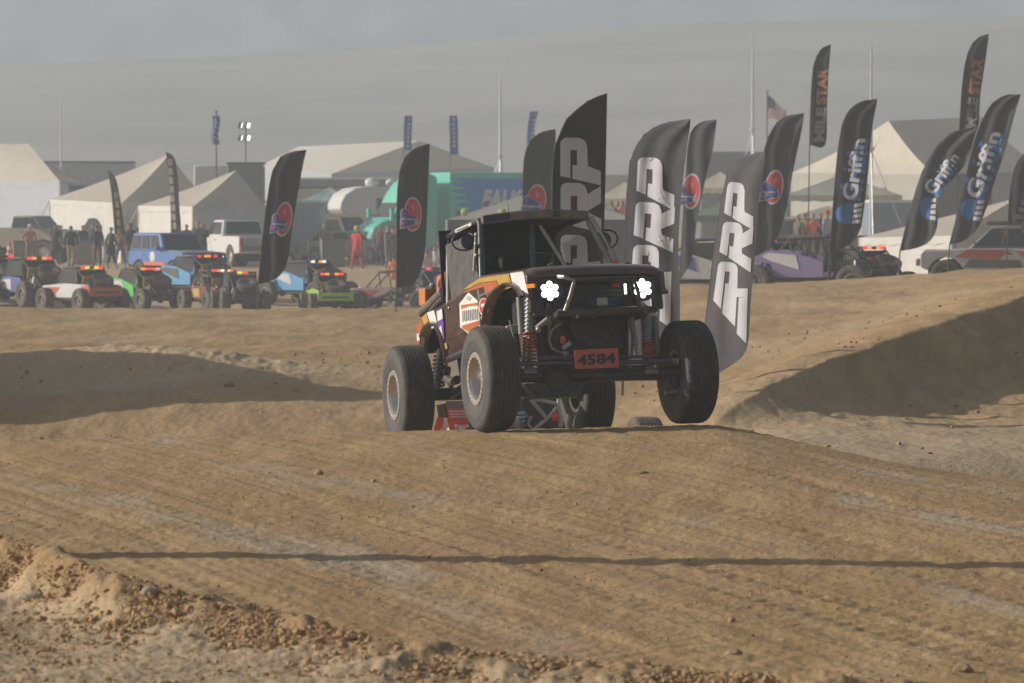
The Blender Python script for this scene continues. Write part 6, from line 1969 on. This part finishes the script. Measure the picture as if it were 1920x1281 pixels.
MB().ball((0, -.02, 1.68), .125, 14, sq=(1, 1.1, 1)).build('helmet', M('helmet_yellow', (.55, .50, .08), .35), mar)
MB().box((0, -.13, 1.66), (.15, .03, .07)).build('visor', GLASS, mar)
person('person in dark red half hidden left of the second logo flag', 713, 196, -30, 'stand', cloth('wine', (.16, .03, .04)), BLK, group=GB)
person('person in a grey hooded jacket left of the second logo flag', 727, 187, 60, 'phone', GRY, GRY, h=1.06, group=GB, gz=-.1)
person('person in a brown-grey jacket touching the edge of the second logo flag', 737, 189, 170, 'stand', BRN, GRY, h=1.06, group=GB, gz=-.1)
person('person in salmon orange overalls beside the second logo flag', 739, 178, 170, 'stand', SAL, SAL, group=GB, h=.92, gz=-1.0)
person('person in pale clothes and a purple cap behind the dark buggies', 800, 172, 40, 'folded', WHC, SAL, hat=cloth('purple', (.2, .08, .4)), group=GB, gz=-.9)
person('person in a white jacket leaning beside the truck cab', 815, 174, 90, 'folded', WHC, GRY, group=GB, gz=-.7)
GC_ = 'spectators on the platform right of the truck'
# spectator platform with people on it
dk = thing('platform', 'grey spectator platform right of the tall black flag', 'platform', ((1165 - 960) / F * 184, 184, 0), 0, None)
MB().box((0, 0, .92), (2.6, 1.6, .12)).build('deck', M('mid_grey_panel'), dk)
for a in (-1.2, 1.2):
    for b in (-.7, .7):
        MB().bar((a, b, 0), (a, b, .9), .05, 6).build('leg', DKP, dk)
for i, (px, s, t, lab, hh) in enumerate(((1146, GRY, BLK, 'spectator in grey nearest the tall flag on the platform', 1.0), (1157, BRN, KHA, 'spectator in brown on the platform', .98), (1168, SAL, JEAN, 'spectator in faded salmon on the platform', 1.0), (1179, TAN, BLK, 'spectator in tan at the right end of the platform', 1.02))):
    person(lab, px, 184 + .2 * (i % 2), (i * 47) % 90 - 40, ('folded', 'stand', 'pockets', 'phone')[i], s, t, hair=HAIRB if i % 2 else HAIRD, gz=.98, h=hh, group=GC_)
GD = 'spectators under the grey canopies on the right'
dk2 = thing('platform', 'low viewing platform under the grey canopy behind the purple buggy', 'platform', ((1520 - 960) / F * 170, 170, 0), 0, None)
MB().box((0, 0, .42), (3.4, 1.2, .12)).build('deck', M('mid_grey_panel'), dk2)
for a in (-1.6, 1.6):
    for b in (-.5, .5):
        MB().bar((a, b, 0), (a, b, .4), .05, 6).build('leg', DKP, dk2)
for i, (px, s, hat, lab) in enumerate(((1497, OLV, WHC, 'spectator in olive with a white hat under the grey canopy'), (1509, TAN, TAN, 'spectator in tan with a tan hat under the grey canopy'), (1524, SAL, None, 'spectator in salmon under the grey canopy'), (1538, cloth('bright_blue', (.08, .16, .42)), None, 'spectator in bright blue under the grey canopy'), (1550, cloth('pale_blue', (.34, .42, .5)), RED, 'spectator in pale blue with a red cap beside the upright blue lettered flag'))):
    person(lab, px, 170 + .25 * (i % 2), -50 + i * 27, ('stand', 'folded', 'phone', 'pockets', 'stand')[i], s, BLK, hat=hat, hair=HAIRB, gz=.48, h=.95 + .02 * i, group=GD)
# ------------------------------------------------------------------ stones and loose clods
def rock(rad, seed, sq=(1, 1, .7), sub=2):
    bm = bmesh.new()
    bmesh.ops.create_icosphere(bm, subdivisions=sub, radius=1)
    rn = random.Random(seed)
    o = [rn.uniform(0, 50) for _ in range(3)]
    for v in bm.verts:
        c = v.co
        n = float(perlin([c.x * 1.3 + o[0]], [c.y * 1.3 + c.z * 1.7 + o[1]])[0]) * .35 + float(perlin([c.x * 3 + o[2]], [c.y * 3 - c.z * 2.6])[0]) * .12
        v.co = Vector((c.x * sq[0], c.y * sq[1], c.z * sq[2])) * rad * (1 + n)
    V = [v.co.copy() for v in bm.verts]
    bm.verts.index_update()
    Fc = [tuple(v.index for v in f_.verts) for f_ in bm.faces]
    bm.free()
    return V, Fc


STN = M('pale_stone', (.36, .29, .205), .9, var=.2, scale=14, bump=.4, bscale=30)
STT = M('tan_stone', (.37, .26, .15), .9, var=.2, scale=14, bump=.4, bscale=30)


def hit_D(px, py):
    """distance at which the ray through a pixel meets the ground"""
    d = ray(px, py)
    D = 12.0
    while D < 130:
        t = D / d[1]
        if CZ + d[2] * t < ground_z(d[0] * t, D) + .012:
            return D
        D += .04
    return 130.


for i, (px, py, sz, lab, m, sq) in enumerate((
        (278, 1111, .085, 'rounded grey stone on the crest of the near dirt bank', STN, (1, 1, .75)),
        (60, 1118, .12, 'pale flat stone at the left foot of the near dirt bank', STN, (1.4, 1, .4)),
        (120, 1112, .06, 'tan clod beside the flat stone on the near bank', STT, (1, 1, .8)),
        (597, 884, .075, 'tan stone on the track left of the middle', STT, (1.1, 1, .8)),
        (700, 899, .055, 'small tan stone on the track, right of the larger one', STT, (1, 1, .8)),
        (430, 719, .13, 'large tan stone on the shaded mound at the left', STT, (1.2, 1, .8)),
        (490, 774, .09, 'tan stone on the ground behind the crest, left of the rear tyre', STT, (1, 1, .9)),
        (598, 769, .075, 'small pale stone on the ground near the rear tyre', STN, (1, 1, .9)),
        (355, 1193, .075, 'dark tan clod on the near bank below the track edge', STT, (1, 1, .8)),
        (410, 1207, .08, 'flat brown clod with a shaded hollow at the near bank', STT, (1.3, 1, .5)),
        (1100, 1246, .095, 'rounded tan stone at the bottom edge of the track', STT, (1.1, 1, .7)),
        (1210, 1242, .07, 'brown lump of earth right of the rounded stone', STT, (1, 1, .9)),
        (1375, 1222, .085, 'tan lump of earth on the loose track edge', STT, (1.3, 1, .6)),
        (1808, 1252, .09, 'tan lump of earth at the lower right corner', STT, (1.2, 1, .8)),
        (1305, 1126, .035, 'small pale stone alone on the right half of the track', STN, (1, 1, .7)),
        (1372, 1158, .045, 'small tan stone on the track below the pale one', STT, (1, 1, .8)),
        (1208, 883, .06, 'dark clod on the track below the raised wheel', M('dark_clod', (.16, .10, .06), .95), (1.4, 1, .6)),
        (1745, 846, .05, 'dark clod on the right slope of the jump', M('dark_clod'), (1.4, 1, .6)),
        (304, 1118, .03, 'small white stone beside the bank crest', STN, (1, 1, .8)),
        (520, 1105, .04, 'pale stone on the track beside the bank', STN, (1, 1, .6)),
        (1015, 1064, .03, 'dark pebble under the shadow bar', M('dark_clod'), (1, 1, .7)),
        (1448, 762, .06, 'tan stone below the shaded ridge', STT, (1, 1, .7)))):
    D = hit_D(px, py + 3)
    x = (px - 960) / F * D
    sz *= .46
    V, Fc = rock(sz, i, sq)
    o = MB().add(V, Fc).build('stone', m, None, smooth=60)
    o.location = (x, D, ground_z(x, D) + sz * sq[2] * .3)
    tag(o, lab, 'stone', 'loose stones on the dirt')


def clods():
    rn = np.random.RandomState(12)
    shapes = []
    for k in range(14):
        if k >= 3:
            tt = (1 + 5 ** .5) / 2
            V = np.array([(-1, tt, 0), (1, tt, 0), (-1, -tt, 0), (1, -tt, 0), (0, -1, tt), (0, 1, tt), (0, -1, -tt), (0, 1, -tt), (tt, 0, -1), (tt, 0, 1), (-tt, 0, -1), (-tt, 0, 1)]) / 1.9
            Fc = np.array([(0, 11, 5), (0, 5, 1), (0, 1, 7), (0, 7, 10), (0, 10, 11), (1, 5, 9), (5, 11, 4), (11, 10, 2), (10, 7, 6), (7, 1, 8), (3, 9, 4), (3, 4, 2), (3, 2, 6), (3, 6, 8), (3, 8, 9), (4, 9, 5), (2, 4, 11), (6, 2, 10), (8, 6, 7), (9, 8, 1)])
            V = V * (1 + .6 * (rn.rand(len(V), 1) - .5)) * np.array([1, .8 + .4 * rn.rand(), .6 + .3 * rn.rand()])
            shapes.append((V, Fc))
            continue
        bm = bmesh.new()
        bmesh.ops.create_icosphere(bm, subdivisions=0 + (1 if k % 14 == 99 else 1), radius=1)
        V = np.array([v.co[:] for v in bm.verts])
        bm.verts.index_update()
        Fc = np.array([[v.index for v in f_.verts] for f_ in bm.faces])
        bm.free()
        V = V * (1 + .45 * (rn.rand(len(V), 1) - .5)) * np.array([1, .9 + .3 * rn.rand(), .62 + .2 * rn.rand()])
        shapes.append((V, Fc))
    AV, AF, off = [], [], 0

    def put(xs, Ds, rs):
        nonlocal off
        z = macro(xs, Ds)[0]
        for x, D, r_, zz in zip(xs, Ds, rs, z):
            V, Fc = shapes[rn.randint(14)]
            a = rn.rand() * 6.283
            c, s = math.cos(a), math.sin(a)
            W = V * r_
            W = np.stack([W[:, 0] * c - W[:, 1] * s + x, W[:, 0] * s + W[:, 1] * c + D, W[:, 2] + zz + r_ * .15], 1)
            AV.append(W)
            AF.append(Fc + off)
            off += len(V)
    # along the windrow
    n = 30000
    xs = rn.uniform(-4.2, 3.4, n)
    e = rn.normal(-.35, .55, n)
    Ds = np.interp(xs, _EX, _ED) + .22 * perlin(xs * .9, np.interp(xs, _EX, _ED) * .3, 11) + e
    rs = .003 + .020 * rn.rand(n) ** 7.0 + .008 * rn.rand(n) ** 2
    keep = perlin(xs * 1.4, Ds * 1.4, 50) + rn.rand(n) * .9 > .2
    put(xs[keep], Ds[keep], rs[keep])
    # crumbs over the track and the shoulder
    n = 3600
    Ds = rn.uniform(18, 46, n)
    xs = Ds * rn.uniform(-.12, .12, n)
    keep = perlin(xs * .8 + Ds * .12, Ds * .22, 51) + rn.rand(n) * .9 > .45
    put(xs[keep], Ds[keep], .004 + .010 * rn.rand(keep.sum()) ** 4)
    n = 11000
    Ds = rn.uniform(17, 24.5, n)
    xs = Ds * rn.uniform(-.13, .13, n)
    e = Ds - np.interp(xs, _EX, _ED)
    keep = e < -.3
    put(xs[keep], Ds[keep], .005 + .014 * rn.rand(keep.sum()) ** 4)
    # rubble on the mounds and slopes behind the crest
    n = 1500
    Ds = rn.uniform(50, 80, n)
    xs = Ds * rn.uniform(-.12, .12, n)
    put(xs, Ds, .008 + .03 * rn.rand(n) ** 5)
    V = np.concatenate(AV)
    Fc = np.concatenate(AF)
    me = bpy.data.meshes.new('dirt_clods')
    me.from_pydata(V.tolist(), [], Fc.tolist())
    me.polygons.foreach_set('use_smooth', [True] * len(me.polygons))
    me.set_sharp_from_angle(angle=R(30))
    me.materials.append(M('clod_soil', (.42, .275, .14), .95, var=.22, scale=3.5, spec=.1, bump=.3, bscale=50))
    o = bpy.data.objects.new('dirt_clods', me)
    COL.objects.link(o)
    tag(o, 'loose brown dirt clods and crumbs strewn along the track', None, None, 'stuff')


clods()
